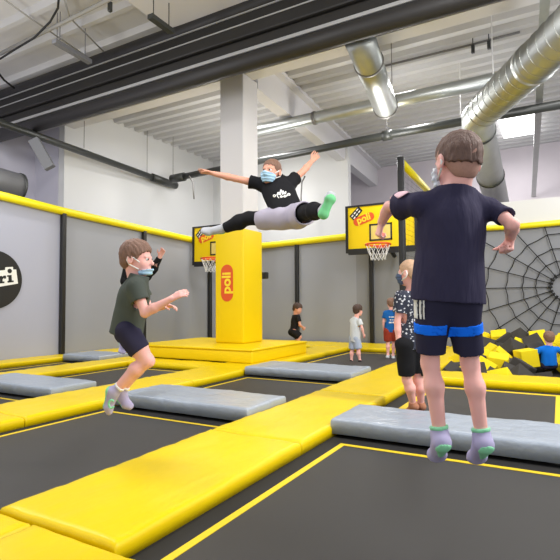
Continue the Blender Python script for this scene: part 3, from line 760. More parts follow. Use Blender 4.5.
def hand_prims(w, d, n, th, Lh, curl=.5, k=.006, spread=.0, tcurl=.3):
    """wrist w, knuckle direction d, palm facing n, thumb side th"""
    d = nrm(d); n = nrm(n - d * (n @ d)); th = nrm(th - d * (th @ d) - n * (th @ n)); P = []
    offs = (.16, .055, -.05, -.15); lens = (.43, .48, .45, .36)
    for i in range(4):
        kn = w + Lh * (.48 * d + offs[i] * th); P.append(rc(w + Lh * (.04 * d + offs[i] * .6 * th), kn, .075 * Lh, .06 * Lh, k * 1.5))
        dirv = nrm(d + th * spread * offs[i] * 4); p = kn; a = 0
        for j, (fl, ca) in enumerate(((.46, .8), (.31, 1.1), (.23, .8))):
            a += curl * ca; q_ = p + Lh * lens[i] * fl * (math.cos(a) * dirv + math.sin(a) * n); r0 = (.053 - .006 * j) * Lh
            P.append(rc(p, q_, r0, r0 - .006 * Lh, k * (.7 if j else 1.0))); p = q_
    t0 = w + Lh * (.1 * d + .12 * th + .03 * n); t1 = t0 + Lh * .26 * nrm(.7 * d + .7 * th + .35 * n); t2 = t1 + Lh * .19 * nrm(d + .2 * th + (.2 + tcurl) * n); t3 = t2 + Lh * .15 * nrm(d - .3 * th * tcurl + (.3 + tcurl * 1.5) * n)
    P += [rc(t0, t1, .075 * Lh, .058 * Lh, k * 1.5), rc(t1, t2, .055 * Lh, .05 * Lh, k), rc(t2, t3, .048 * Lh, .04 * Lh, k)]
    return P
def foot_prims(kn, an, toe, S, up=None, k=.02):
    f = nrm(toe - an); s = nrm(an - kn); heel = an + s * .034 * S - f * .022 * S
    s2 = nrm(s - f * (s @ f)) if np.linalg.norm(s - f * (s @ f)) > .2 else s
    ball = an + (toe - an) * .72 + s2 * .012 * S; lat = np.cross(f, s2)
    P = [rc(an, heel, .026 * S, .026 * S, k), rc(heel, ball, .026 * S, .022 * S, k), rc(an + f * .02 * S, ball, .026 * S, .018 * S, k)]
    for o_ in (-.014, .014):
        P.append(rc(ball + lat * o_ * S, toe - f * .012 * S + lat * o_ * .8 * S, .02 * S, .015 * S, k))
    return P, heel, f, s2
SKIN = mat('skin', srgb(242, 182, 172), .55, var=.05, vscale=9, sss=.12)
SKINT = mat('tanned_skin', srgb(214, 154, 130), .55, var=.06, vscale=9, sss=.1)
EYEW = mat('eye_white', srgb(235, 232, 228), .2, var=0)
MASKM = mat('light_blue_mask', srgb(168, 206, 232), .7, var=.05)
MASKD = mat('dark_blue_mask', srgb(70, 88, 120), .7, var=.2, vscale=40)
def hairmat(n, c): return mat(n, c, .6, var=.35, vscale=60, bump=.4, bscale=220, bstretch=(1, 1, .15))
SOCK = mat('lavender_grip_sock', srgb(172, 166, 200), .9, var=.06, vscale=30)
MINT = mat('mint_sock_grip', srgb(140, 214, 168), .85, var=.06)

def person(J, S, label, group=None, h=.008, skin=SKIN, hair=None, hairlen=0.02, Hh=.21, hfw=None, hup=V(0, 0, 1), shirt=None, shorts=None, trousers=None, socks=None, shoes=None,
           mask=None, hands=None, bw=1.0, hairstyle='short', long_sleeve=False, eyes=True, muscle=1.0, sole=None, mdrop=0.0, fade=None):
    J = {k: np.asarray(v, float) for k, v in J.items()}
    lat = nrm(J['shL'] - J['shR']); C = (J['shL'] + J['shR']) / 2; Pv = (J['hipL'] + J['hipR']) / 2
    up = nrm(C - Pv); lat = nrm(lat - up * (lat @ up)); fr_ = np.cross(lat, up); FR = np.stack([lat, fr_, up]); L = np.linalg.norm(C - Pv)
    shw = np.linalg.norm(J['shL'] - J['shR']); hw = shw * .5
    kb = .035 * S
    body = []
    hp, HL, hfr = head_prims(J['head'], hup, hfw, Hh); body += hp
    body.append(rc(HL(0, -.12, -.3), C + up * .0, .20 * Hh, .23 * Hh, .02 * S))
    tp = [el(Pv + up * .72 * L, FR, (hw * .80, .072 * S * bw, .33 * L), 0), el(Pv + up * .36 * L, FR, (hw * .68, .064 * S * bw, .34 * L), kb), el(Pv + up * .04 * L, FR, (hw * .74, .073 * S * bw, .085 * S), kb),
          rc(J['shL'] - lat * .02 * S - up * .02 * S, J['shR'] + lat * .02 * S - up * .02 * S, .035 * S * muscle, .035 * S * muscle, kb)]
    tp += [rc(C + up * .03 * S + lat * s * .015 * S, (J['shL'] if s > 0 else J['shR']) - lat * s * .03 * S, .03 * S, .026 * S, kb) for s in (1, -1)]
    body += tp
    arm = {}; leg = {}
    for s in 'LR':
        a, e, w_ = J['sh' + s], J['el' + s], J['wr' + s]
        ar = [rc(a, e, .034 * S * muscle, .026 * S * muscle, kb * .6), rc(e, e + (w_ - e) * .35, .027 * S * muscle, .028 * S * muscle, .012 * S), rc(e + (w_ - e) * .35, w_, .028 * S * muscle, .0185 * S, .012 * S)]
        body += ar
        hd = (hands or {}).get(s, {}); d_ = hd.get('d', w_ - e); n_ = hd.get('n', fr_ * .3 + (lat if s == 'R' else -lat)); t_ = hd.get('t', fr_)
        body += hand_prims(w_, d_, n_, t_, hd.get('L', .125 * S), hd.get('curl', .35), max(.005, h * .5), hd.get('spread', .15), hd.get('tc', .3))
        hj, kj, aj, tj = J['hip' + s], J['kn' + s], J['an' + s], J['to' + s]
        calf = kj + (aj - kj) * .32; sh_ = nrm(aj - kj); th_ = nrm(kj - hj)
        back = -nrm(fr_ - sh_ * (fr_ @ sh_))
        bend = (sh_ - th_); 
        if np.linalg.norm(bend) > .35: back = nrm(bend - sh_ * (bend @ sh_))
        body += [rc(hj, hj + (kj - hj) * .5, .062 * S * muscle, .055 * S * muscle, kb), rc(hj + (kj - hj) * .5, kj, .055 * S * muscle, .038 * S * muscle, kb), rc(kj, calf + back * .012 * S, .037 * S * muscle, .042 * S * muscle, .02 * S), rc(calf + back * .012 * S, aj, .040 * S * muscle, .0245 * S * muscle ** .5, .02 * S)]
        fp, heel, ff, s2 = foot_prims(kj, aj, tj, S, k=.015 * S); body += fp; leg[s] = (fp, heel, ff, s2)
    base = np.array([Pv[0], Pv[1], min(J['toL'][2], J['toR'][2], leg['L'][1][2], leg['R'][1][2]) - .02 * S])
    G = Grid(body, h); root = field_obj('person', G.F, G.lo, h, skin, base)
    tag(root, label, 'person', group)
    def add(name, prims, cutters, t, mt, hh=None, fold=0, ff=30, seed=1, extra=None, open_=True):
        hh = hh or h; g = Grid(prims, hh, .03)
        P = g.pts() if (fold or extra) else None
        if fold: g.F = g.F + wr(P, fold, ff, seed).astype(np.float32)
        if extra: g.F = extra(g.F, P)
        if open_: g.F = np.maximum(g.F, -(g.F + t))
        for c_ in cutters: g.apply(c_)
        o = field_obj(name, g.F, g.lo, hh, mt, base, root); return o, g
    R = dict(root=root, base=base, add=add, HL=HL, hfr=hfr, lat=lat, up=up, fr=fr_, C=C, Pv=Pv, L=L, J=J, leg=leg, FR=FR, shw=shw)
    # hair
    if hair is not None:
        rt, fw, u_ = hfr; g = Hh; th = hairlen
        def ex(F, P):
            Q = (P - f32(J['head'])) / g; y = Q @ f32(fw); z = Q @ f32(u_); x = Q @ f32(rt)
            line = np.interp(y, [-.5, -.38, -.22, -.10, .02, .14, .26, .36, .5], [-.36, -.34, -.28, -.10, -.02, .0, .16, .22, .26] if fade is None else [-.10, -.10, -.08, .0, .06, .10, .16, .22, .26]).astype(np.float32)
            n_ = np.sin(38 * x + 5 * np.sin(7 * z + 9 * y)) * .6 + np.sin(29 * y + 26 * x + 5 * z) * .6 + .4 * np.sin(80 * x + 12 * z)
            top = np.clip((z - .1) / .4, 0, 1)
            F = F + (.45 - .6 * top) * th - n_ * th * .2
            return np.maximum(F, (line - z + (.035 if fade is None else .014) * n_) * g * .7)
        hp2 = [el(HL(0, -.05, .12), hfr, (.345 * g + th, .43 * g + th, .38 * g + th), 0), el(HL(0, -.22, -.06), hfr, (.30 * g + th * .5, .25 * g + th * .7, .33 * g), .05 * g)]
        add('hair', hp2, [], 0, hair, min(h, .007), extra=ex, open_=False)
    if hair is not None and fade is not None:
        g = Hh; rt, fw, u_ = hfr
        def exf(F, P):
            Q = (P - f32(J['head'])) / g; y = Q @ f32(fw); z = Q @ f32(u_)
            line = np.interp(y, [-.5, -.38, -.22, -.10, .02, .14, .26, .36, .5], [-.40, -.38, -.30, -.10, -.02, .0, .16, .22, .26]).astype(np.float32)
            return np.maximum(F, np.maximum((line - z) * g * .7, (z - .22) * g))
        add('hair_fade', [el(HL(0, -.05, .12), hfr, (.345 * g + .004, .43 * g + .004, .38 * g + .004), 0), el(HL(0, -.2, -.1), hfr, (.27 * g, .22 * g, .30 * g), .05 * g)], [], 0, fade, min(h, .006), extra=exf, open_=False)
    if eyes:
        for s in (-1, 1):
            bm = BM(); bmesh.ops.create_icosphere(bm, subdivisions=2, radius=.058 * Hh)
            bmesh.ops.translate(bm, verts=bm.verts, vec=Vector(HL(s * .135, .345, .0))); e_ = bmobj('eye', bm, EYEW, root, True)
            bm = BM(); bmesh.ops.create_icosphere(bm, subdivisions=2, radius=.036 * Hh); bmesh.ops.translate(bm, verts=bm.verts, vec=Vector(HL(s * .135, .384, .0))); bmobj('iris', bm, M['pipe'], e_, True)
    if mask is not None:
        g = Hh
        mp_ = [el(HL(0, .16, -.17), hfr, (.285 * g, .30 * g, .30 * g), 0), el(HL(0, .21, -.34), hfr, (.20 * g, .20 * g, .17 * g), .06 * g), rc(HL(0, .40, -.03), HL(0, .47, -.14), .05 * g, .075 * g, .05 * g)]
        def exm(F, P):
            Q = (P - f32(J['head'])) / g; y = Q @ f32(hfr[1]); z = Q @ f32(hfr[2]); z = z + mdrop; F = F - .012 + .003 * np.sin(z * 55)
            return np.maximum(F, np.maximum((.16 - y) * g, np.maximum((z + .04) * g - (y - .3) * .25 * g, (-.46 + mdrop - z) * g)))
        mk, _ = add('face_mask', mp_, [], .006, mask, min(h, .006), extra=exm, open_=False)
        for s in (-1, 1):
            bm = BM(); tube(bm, [HL(s * .27, .2, -.1), HL(s * .345, .05, .02), HL(s * .37, -.10, .06), HL(s * .38, -.14, -.05), HL(s * .355, -.08, -.17), HL(s * .27, .18, -.30)], .004 * max(1, h / .006), 6); bmobj('ear_loop', bm, M['whiteprint'], mk, True)
    if shirt:
        q_ = shirt; m_ = q_.get('m', .013) * S
        hem = Pv + up * q_.get('hem', -.14) * L; wd = q_.get('w', hw * .86); wt = q_.get('wt', wd * .93); dpt = q_.get('dep', .84); k2 = .03 * S
        ch = Pv + up * .80 * L
        sp = [rc(ch - up * .02 * L, hem - up * .05, wt, wd, 0, flat=(fr_, dpt))]
        sp += [rc(J['shL'] - lat * .012 * S - up * .018 * S, J['shR'] + lat * .012 * S - up * .018 * S, .032 * S * muscle + m_, .032 * S * muscle + m_, k2)]
        sp += [rc(C + up * .05 * S + lat * s * .018 * S, (J['shL'] if s > 0 else J['shR']) - lat * s * .03 * S, .032 * S + m_ * .6, .026 * S + m_, k2) for s in (1, -1)]
        sp.append(el(Pv + up * .72 * L, FR, (hw * .80 + m_, .072 * S * bw + m_, .33 * L), k2))
        nk = q_.get('neck', .06); sp.append(rc(C - up * .04 * S, C + up * (nk + .02) * S, .29 * Hh + m_ * .6, .245 * Hh + m_ * .5, k2))
        cut = []; sl = q_.get('sleeve', .6); sr = q_.get('sr', .052) * S
        for s in 'LR':
            a, e, w_ = J['sh' + s], J['el' + s], J['wr' + s]
            if long_sleeve:
                sp += [rc(a, e, .038 * S + m_, .032 * S + m_ * .6, k2), rc(e, w_, .032 * S + m_ * .6, .024 * S + m_ * .4, .015 * S)]
                cut.append(cyl_cut(w_ - nrm(w_ - e) * .01, w_ - e, .06 * S, .08 * S))
            else:
                ce = a + (e - a) * sl; ce2 = ce + nrm(e - a) * .012
                sp.append(rc(a, ce2, .034 * S * muscle + m_, sr, k2)); cut.append(cyl_cut(ce, e - a, sr * q_.get('cr', 1.35), sr + .03))
        nd = nrm(nrm(HL(0, 0, -.2) - C) + fr_ * q_.get('nt', .25))
        cut.append(cyl_cut(C + up * q_.get('neck', .06) * S + fr_ * .008 * S, nd, .32 * Hh + .02, .2))
        cut.append(cyl_cut(hem, -up + q_.get('tilt', V(0, 0, 0)), .4 * S, .3))
        o, g_ = add('t_shirt' if not long_sleeve else 'long_sleeved_top', sp, cut, q_.get('t', .011), q_['mat'], q_.get('h'), q_.get('fold', .006) * S, q_.get('ff', 26 / S), q_.get('seed', 3))
        R['shirt'] = o; R['sp'] = sp; R['scut'] = cut
        if q_.get('collar'):
            c2 = [c_ for c_ in cut if 0]
            add('collar', [rc(C + up * .03 * S, HL(0, -.1, -.32), .25 * Hh + .02, .24 * Hh + .012, 0, flat=(fr_, .92))], [cyl_cut(C + up * .05 * S + fr_ * .0, nd, .2, .2), cyl_cut(C + up * .022 * S, -nd, .2, .2)], .014, q_['collar'], min(h, .006), open_=True)
    def leg_prims(m0, m1, frac, ext=.2, r0=.066, r1=None):
        P_ = [el(Pv + up * .05 * L, FR, (hw * .70 + m0, .070 * S * bw + m0 * .7, .10 * S), 0)]; cuts = []
        for s in 'LR':
            hj, kj, aj = J['hip' + s], J['kn' + s], J['an' + s]
            if frac <= 1:
                e_ = hj + (kj - hj) * frac; x_ = hj + (kj - hj) * (frac + ext)
                rr_ = r1 if r1 else .05 * S + m1
                P_.append(rc(hj, x_, r0 * S * muscle + m0, rr_, .03 * S)); cuts.append(cyl_cut(e_, kj - hj, rr_ * 2.0, .2 * S))
            else:
                P_ += [rc(hj, kj, r0 * S * muscle + m0, .04 * S * muscle + m1, .03 * S), rc(kj, kj + (aj - kj) * .35 , .040 * S * muscle + m1, .047 * S * muscle + m1, .02 * S), rc(kj + (aj - kj) * .35, aj, .047 * S * muscle + m1, .027 * S + m1, .02 * S)]
                cuts.append(cyl_cut(kj + (aj - kj) * (frac - 1), aj - kj, .09 * S, .16 * S))
        return P_, cuts
    if trousers:
        P_, cu = leg_prims(trousers.get('m0', .012) * S, trousers.get('m1', .014) * S, trousers.get('frac', 1.9)); add(trousers.get('name', 'trousers'), P_, cu, .01, trousers['mat'], None, .003 * S, 30 / S, 5, open_=False)
    if shorts:
        P_, cu = leg_prims(shorts.get('m0', .012) * S, shorts.get('m1', .014) * S, shorts.get('frac', .8), r0=shorts.get('r0', .066), r1=shorts.get('r1'))
        cu2 = cu + [cyl_cut(Pv + up * shorts.get('top', .2) * L, up, .3 * S, .3)]
        o, g_ = add('shorts', P_, cu2, max(.010, 2.0 * h), shorts['mat'], None, shorts.get('fold', .004) * S, 28 / S, 8); R['shorts'] = o; R['shp'] = P_; R['shcut'] = cu2
    for s in 'LR':
        fp, heel, ff, s2 = leg[s]
        kj, aj = J['kn' + s], J['an' + s]; sd = nrm(aj - kj)
        if socks:
            m_ = .0045 * S; g_h = min(h, .006)
            top = aj - sd * socks.get('hi', .05) * S
            def infl(P_, m_):
                out = []
                for p in P_:
                    q2 = dict(p); q2['fn'] = (lambda fn: (lambda X: fn(X) - m_))(p['fn']); q2['lo'] = p['lo'] - m_; q2['hi'] = p['hi'] + m_; out.append(q2)
                return out
            shaft = [rc(top - sd * .03 * S, aj, .029 * S, .0255 * S, .01)]
            sp_ = infl(fp + shaft, m_)
            cu = [cyl_cut(top, -sd, .07 * S, .1 * S)]
            so, _ = add('sock', sp_, cu, .008, socks['mat'], g_h, open_=False)
            if socks.get('cuff') is not None:
                cf = infl(fp + shaft, m_ + .002); add('sock_cuff', cf, cu + [cyl_cut(top + sd * .014 * S, sd, .2, .5)], .006, socks['cuff'], g_h, open_=False)[0].parent = so
            if socks.get('sole') is not None:
                sl_ = infl(fp, m_ + .0022)
                add('grip_sole', sl_, [cyl_cut(aj + (s2 * socks.get('sd', .030) + ff * 0) * S, -s2, .3, .4)], .006, socks['sole'], g_h, open_=False)[0].parent = so
        if shoes:
            infl2 = lambda P_, m_: [dict(p, fn=(lambda fn: (lambda X: fn(X) - m_))(p['fn']), lo=p['lo'] - m_, hi=p['hi'] + m_) for p in P_]
            add('shoe', infl2(fp, .007 * S), [cyl_cut(aj + s2 * .0, -s2, .07 * S, .1)], .008, shoes, None, open_=False)
    return R
def pj(d0, **k):
    """joints given as photo pixel plus depth offset -> points in the hall"""
    return {n: at(v[0], v[1], d0 + (v[2] if len(v) > 2 else 0)) for n, v in k.items()}

NAVY = mat('navy_jersey', srgb(54, 51, 74), .8, var=.08, vscale=20, bump=.9, bscale=14, bstretch=(1.3, 1.3, .3), spec=.15)
BLACKC = mat('black_jersey', srgb(30, 30, 33), .85, var=.1, vscale=20, spec=.15)
ROYAL = mat('royal_blue_band', srgb(16, 116, 250), .7, var=.05, spec=.15)
GREENT = mat('dark_green_jersey', srgb(78, 84, 78), .85, var=.1, vscale=14, spec=.15)
NAVYS = mat('navy_shorts_cloth', srgb(48, 46, 66), .85, var=.1, spec=.15)
GREYC = mat('pale_grey_shorts_cloth', srgb(174, 168, 184), .85, var=.05, spec=.15)
WHITEC = mat('white_jersey', srgb(206, 211, 216), .85, var=.03, spec=.15)
BLUEC = mat('blue_jersey', srgb(30, 96, 168), .85, var=.06, spec=.15)
BLUEF = mat('bright_blue_jersey', srgb(18, 112, 214), .85, var=.06, spec=.15)
REDC = mat('rust_red_cloth', srgb(150, 58, 40), .85, var=.08, spec=.15)
PALES = mat('pale_blue_grey_cloth', srgb(168, 178, 196), .85, var=.05, spec=.15)
HBROWN = hairmat('brown_hair', srgb(128, 96, 80)); HFRONT = hairmat('mid_brown_hair', srgb(104, 78, 68)); HDARK = hairmat('dark_brown_hair', srgb(70, 50, 40)); HBLOND = hairmat('short_blond_hair', srgb(196, 160, 130)); HMAN = hairmat('cropped_brown_hair', srgb(124, 92, 74))
FADE = mat('cropped_hair_fade', srgb(172, 130, 114), .7, var=.15, vscale=120)
MASKW = mat('white_mask', srgb(222, 228, 236), .7, var=.04)
# patterned shirt
def pattern_mat():
    mt = mat('patterned_jersey', srgb(44, 48, 64), .85); nt = mt.node_tree; b = nt.nodes['Principled BSDF']
    tc = nt.nodes.new('ShaderNodeTexCoord'); vo = nt.nodes.new('ShaderNodeTexVoronoi'); vo.inputs['Scale'].default_value = 32; vo.distance = 'MANHATTAN'
    nt.links.new(tc.outputs['Object'], vo.inputs['Vector'])
    n = nt.nodes.new('ShaderNodeTexNoise'); n.inputs['Scale'].default_value = 70; nt.links.new(tc.outputs['Object'], n.inputs['Vector'])
    ad = nt.nodes.new('ShaderNodeMath'); ad.operation = 'MULTIPLY_ADD'; ad.inputs[1].default_value = .5; nt.links.new(n.outputs['Fac'], ad.inputs[0]); nt.links.new(vo.outputs['Distance'], ad.inputs[2])
    ra = nt.nodes.new('ShaderNodeValToRGB'); ra.color_ramp.interpolation = 'CONSTANT'; ra.color_ramp.elements[0].color = srgb(206, 208, 216); ra.color_ramp.elements[1].position = .70; ra.color_ramp.elements[1].color = srgb(44, 48, 64)
    nt.links.new(ad.outputs[0], ra.inputs[0]); nt.links.new(ra.outputs[0], b.inputs['Base Color']); return mt
PATT = pattern_mat()

# ---- 1 front boy, seen from behind, in mid-jump
d0 = 1.8
J = pj(d0, head=(457, 163, .0), shL=(417, 202, .0), shR=(491, 206, .0), hipL=(432.5, 299), hipR=(463, 299), elL=(389, 207, .15), wrL=(382, 222, .22), elR=(512.5, 225, -.11), wrR=(510.5, 237.5, .03),
       knL=(430, 363, .02), knR=(470, 364, .02), anL=(440, 435, -.01), anR=(482, 437, -.01), toL=(435, 457, .15), toR=(474, 459, .15))
hb = nrm(CF - CR * .22 + CU * .02)
R1 = person(J, 1.0, 'large boy in navy jumping with his back to the camera, blue bands on shorts', h=.0045, hair=HFRONT, hairlen=.009, Hh=.208, muscle=.80, fade=FADE, hfw=hb, hup=nrm(CU + CF * .05 + CR * .03),
    shirt=dict(mat=NAVY, m=.012, hem=-.03, w=.128, wt=.115, dep=.78, sleeve=.62, sr=.047, fold=.012, ff=15, neck=.058, nt=.08),
    shorts=dict(mat=NAVYS, frac=.84, r1=.051, m0=.014, r0=.060, top=.2),
    mask=MASKW, socks=dict(mat=SOCK, cuff=MINT, sole=MINT, hi=.034, sd=.047), bw=.95,
    hands=dict(L=dict(d=-CU * 1 - CR * .25 + CF * .2, n=CR * .9 + CF * .2, t=CF * .8 - CR * .3, curl=1.3, L=.11, tc=.8), R=dict(d=-CU * .9 - CR * .25 - CF * .3, n=-CR * .9 - CF * .2, t=CF * .6 - CU * .1 - CR * .2, curl=1.5, L=.112, tc=.9)))
# blue bands and side stripes on the shorts
for s in 'LR':
    hj, kj = R1['J']['hip' + s], R1['J']['kn' + s]
    infl = [dict(p, fn=(lambda fn: (lambda X: fn(X) - .004))(p['fn']), lo=p['lo'] - .004, hi=p['hi'] + .004) for p in R1['shp']]
    mid = (R1['J']['hipL'] + R1['J']['hipR']) / 2; sg = nrm(R1['lat']) * (1 if s == 'L' else -1)
    dn = nrm(kj - hj)
    def exb(F, P, sg=sg, mid=mid): return np.maximum(F, -((P - f32(mid)) @ f32(sg)) + .006)
    t0 = hj + (kj - hj) * .37; t1 = hj + (kj - hj) * .53
    o, _ = R1['add']('blue_band', infl, [cyl_cut(t0, -dn, .3, .5), cyl_cut(t1, dn, .3, .5)], .006, ROYAL, .0045, .004, 28, 8, extra=exb)
    o.parent = R1['shorts']
infl = [dict(p, fn=(lambda fn: (lambda X: fn(X) - .0045))(p['fn']), lo=p['lo'] - .003, hi=p['hi'] + .003) for p in R1['shp']]
for i, px in enumerate((415.0, 417.4, 419.8)):
    ra, rb = ray(px, 305), ray(px + 2.2, 325)
    pa_, pb_ = at(px - .5, 290, d0), at(px + 1.2, 320, d0); dn = nrm(pb_ - pa_)
    nrm_ = nrm(np.cross(dn, CF))
    def exs(F, P, pa_=pa_, nn=nrm_, dn=dn):
        Q = P - f32(pa_); u = np.abs(Q @ f32(nn)); v_ = Q @ f32(dn); w_ = Q @ f32(CF)
        return np.maximum(F, np.maximum(u - .0022, np.maximum(w_ - .02, np.maximum(-v_ + .01, v_ - .105))))
    o, _ = R1['add']('side_stripe', infl, [], .006, M['whiteprint'], .0035, .004, 28, 8, extra=exs); o.parent = R1['shorts']
# pale patch on the left sleeve
a_, e_ = R1['J']['shL'], R1['J']['elL']
infl = [dict(p, fn=(lambda fn: (lambda X: fn(X) - .003))(p['fn']), lo=p['lo'] - .003, hi=p['hi'] + .003) for p in R1['sp']]
ctr = at(404.5, 191, d0 - .01); ax_ = nrm(at(409, 189, d0) - at(399, 195, d0))
def exp_(F, P):
    Q = P - f32(ctr); u = np.abs(Q @ f32(ax_)); v_ = np.abs(Q @ f32(nrm(np.cross(ax_, CF)))); return np.maximum(F, np.maximum(u - .02, v_ - .012))
PINKP = mat('pale_pink_patch', srgb(236, 196, 206), .7)
o, _ = R1['add']('sleeve_patch', infl, [], .006, PINKP, .0035, .005, 24, 3, extra=exp_); o.parent = R1['shirt']

# ---- 2 boy in the green shirt, leaping to the right
d0 = 3.0
J = pj(d0, head=(137, 259, 0), shR=(136, 286, -.10), shL=(138, 283, .10), hipR=(126, 331, -.055), hipL=(127, 330, .055), elR=(145, 313, -.13), wrR=(171, 299, -.15), elL=(149, 309, .13), wrL=(163, 307, .10),
       knR=(148, 361, -.06), knL=(146, 362, .07), anR=(115, 391, -.05), anL=(121, 391, .08), toR=(109, 413, -.03), toL=(131, 408, .08))
R2 = person(J, 1.0, 'boy in a dark green shirt leaping to the right, mask pulled to his chin', h=.0065, hair=HBROWN, hairlen=.017, Hh=.208, hfw=nrm(CR - CF * .12 - CU * .05), hup=nrm(CU + CR * .05),
    shirt=dict(mat=GREENT, m=.013, hem=-.10, w=.102, wt=.092, dep=1.0, sleeve=.55, sr=.05, fold=.005, ff=22), shorts=dict(mat=NAVYS, frac=.66, r1=.064, m0=.006, top=.3), mask=MASKM, mdrop=.27,
    socks=dict(mat=SOCK, cuff=M['whiteprint'], sole=MINT, hi=.045, sd=.036),
    hands=dict(R=dict(n=-CU * .6 + CF * .7, t=CU * .8 + CF * .3, curl=.42), L=dict(n=-CU + CF * -.3, t=CU * .6 - CF * .6, curl=.5)))
# green mark on the near sock
bm = BM(); ctr = at(111.5, 404, d0 - .095); tube(bm, [ctr + .016 * math.cos(a) * CR + .024 * math.sin(a) * CU for a in np.arange(16) * PI / 8 * .86 + .6], .006, 6); bmobj('sock_mark', bm, MINT, R2['root'], True)

# ---- 3 man leaping in splits
d0 = 5.2
J = pj(d0, head=(271.5, 172, -.04), shR=(260, 184, .0), shL=(291, 182, .05), hipR=(281, 218, -.16), hipL=(296, 217, -.2), elR=(235, 178.5, .02), wrR=(213, 173.5, .05), elL=(303, 171.5, .16), wrL=(312, 161, .3),
       knR=(249, 218.5, .02), anR=(223, 228.5, .12), toR=(202, 231, .14), knL=(310, 211, -.55), anL=(323, 211, -.86), toL=(332, 193, -.93))
S_ = 1.38
R3 = person(J, S_, 'man in a black shirt leaping in splits with arms spread above the trampolines', h=.0095, skin=SKINT, hair=HMAN, hairlen=.008, Hh=.262, hfw=nrm(-CF - CR * .55 - CU * .15), hup=nrm(CU + CR * .1),
    shirt=dict(mat=BLACKC, m=.012, hem=.10, w=.172, wt=.170, dep=.72, sleeve=.42, sr=.056, fold=.005, ff=18, t=.02), shorts=dict(mat=GREYC, frac=.66, m0=.030, m1=.036, top=.35), trousers=dict(mat=BLACKC, name='leggings', frac=1.93),
    mask=MASKM, mdrop=.09, socks=dict(mat=mat('grey_sock', srgb(176, 178, 184), .9), sole=mat('green_sock_sole', srgb(112, 196, 136), .8), hi=.05, sd=.02), muscle=.94,
    hands=dict(R=dict(n=-CU * .8 - CF * .4, t=CU * .5 - CF, curl=.12, spread=.25), L=dict(n=-CF - CU * .2, t=CU - CR * .4, curl=.12, spread=.3)))
# print on the chest: three slanted bars, and letter rings beneath
infl = [dict(p, fn=(lambda fn: (lambda X: fn(X) - .006))(p['fn']), lo=p['lo'] - .006, hi=p['hi'] + .006) for p in R3['sp']]
pc_ = at(281.5, 196.5, d0); rr_ = nrm(R3['lat'] - CF * (R3['lat'] @ CF)); uu_ = nrm(CU - rr_ * (CU @ rr_))
px_ = d0 / _f
def exprint(F, P):
    Q = P - f32(pc_); u = (Q @ f32(rr_)) / px_; v_ = (Q @ f32(uu_)) / px_; w_ = Q @ f32(CF); d = np.full(F.shape, 9., np.float32)
    def bar(x0, y0, x1, y1, r):
        a = np.array([x0, y0]); b = np.array([x1, y1]) - a; t = np.clip(((u - a[0]) * b[0] + (v_ - a[1]) * b[1]) / (b @ b), 0, 1); return np.hypot(u - a[0] - b[0] * t, v_ - a[1] - b[1] * t) - r
    for x0, y0, x1, y1 in ((-4.2, -.6, -3.0, 1.4), (-1.8, -.8, .2, 3.4), (.8, -1.0, 2.0, 2.0), (3.0, -1.2, 4.2, .6)): d = np.minimum(d, bar(x0, y0, x1, y1, .85))
    for x0, y0, rr2 in ((-7.2, -.9, 1.1), (6.6, -2.6, 1.1), (-1.0, -3.4, .9), (2.2, -3.8, .9)): d = np.minimum(d, np.abs(np.hypot(u - x0, v_ - y0) - rr2) - .5)
    d = np.minimum(d, bar(-4.6, -2.2, -3.6, -4.0, .5)); d = np.minimum(d, bar(4.2, -4.2, 5, -2.2, .45))
    return np.maximum(F, np.maximum(d * px_, w_ + .0))
o, _ = R3['add']('shirt_print', infl, [], .008, M['whiteprint'], .006, .005 * S_, 18, 3, extra=exprint, open_=False); o.parent = R3['shirt']

# ---- 4 child in black behind the boy in green
d0 = 4.7
J = pj(d0, head=(138, 257, 0), shR=(147, 275, -.02), shL=(129, 274, .02), hipR=(139, 314, .02), hipL=(130, 314, .02), elL=(125, 281, -.1), wrL=(127, 262, -.12), elR=(154, 268, -.05), wrR=(160, 256.5, -.1),
       knR=(138, 330, -.1), knL=(127, 330, -.1), anR=(133, 345, .05), anL=(123, 343, .05), toR=(134, 353, -.02), toL=(122.5, 353, -.02))
person(J, 1.0, 'child in black long sleeves half hidden behind the boy in the green shirt', h=.009, hair=HDARK, Hh=.2, hfw=nrm(-CF + CR * .4), shirt=dict(mat=BLACKC, hem=-.05, w=.1), long_sleeve=True, trousers=dict(mat=BLACKC, frac=1.75), socks=dict(mat=SOCK, sole=MINT, hi=.05),
    hands=dict(R=dict(curl=.5, n=-CF, t=-CR), L=dict(curl=.5, n=-CF, t=CR)))

# ---- 5 crouching child beside the plinth
d0 = 9.8
J = pj(d0, head=(297.5, 309, 0), shL=(298, 317, -.1), shR=(294, 317, .1), hipL=(294, 332, -.07), hipR=(292, 332, .07), elL=(300, 325, -.14), wrL=(303, 328, -.05), elR=(299, 325, .14), wrR=(303, 327, .06),
       knL=(300, 337, -.07), knR=(299, 337, .08), anL=(295, 347.5, -.07), anR=(294, 347.5, .08), toL=(301, 350, -.08), toR=(300, 350, .08))
person(J, .92, 'crouching child in dark clothes running behind the right end of the yellow plinth', h=.013, skin=SKINT, hair=HDARK, Hh=.205, hfw=nrm(CR * .9 - CF * .5 - CU * .15), hup=nrm(CU + CR * .3), shirt=dict(mat=BLACKC, hem=-.02, t=.026, dep=.8), shorts=dict(mat=BLACKC, frac=.9, m0=.022, m1=.03), shoes=BLACKC, eyes=False)

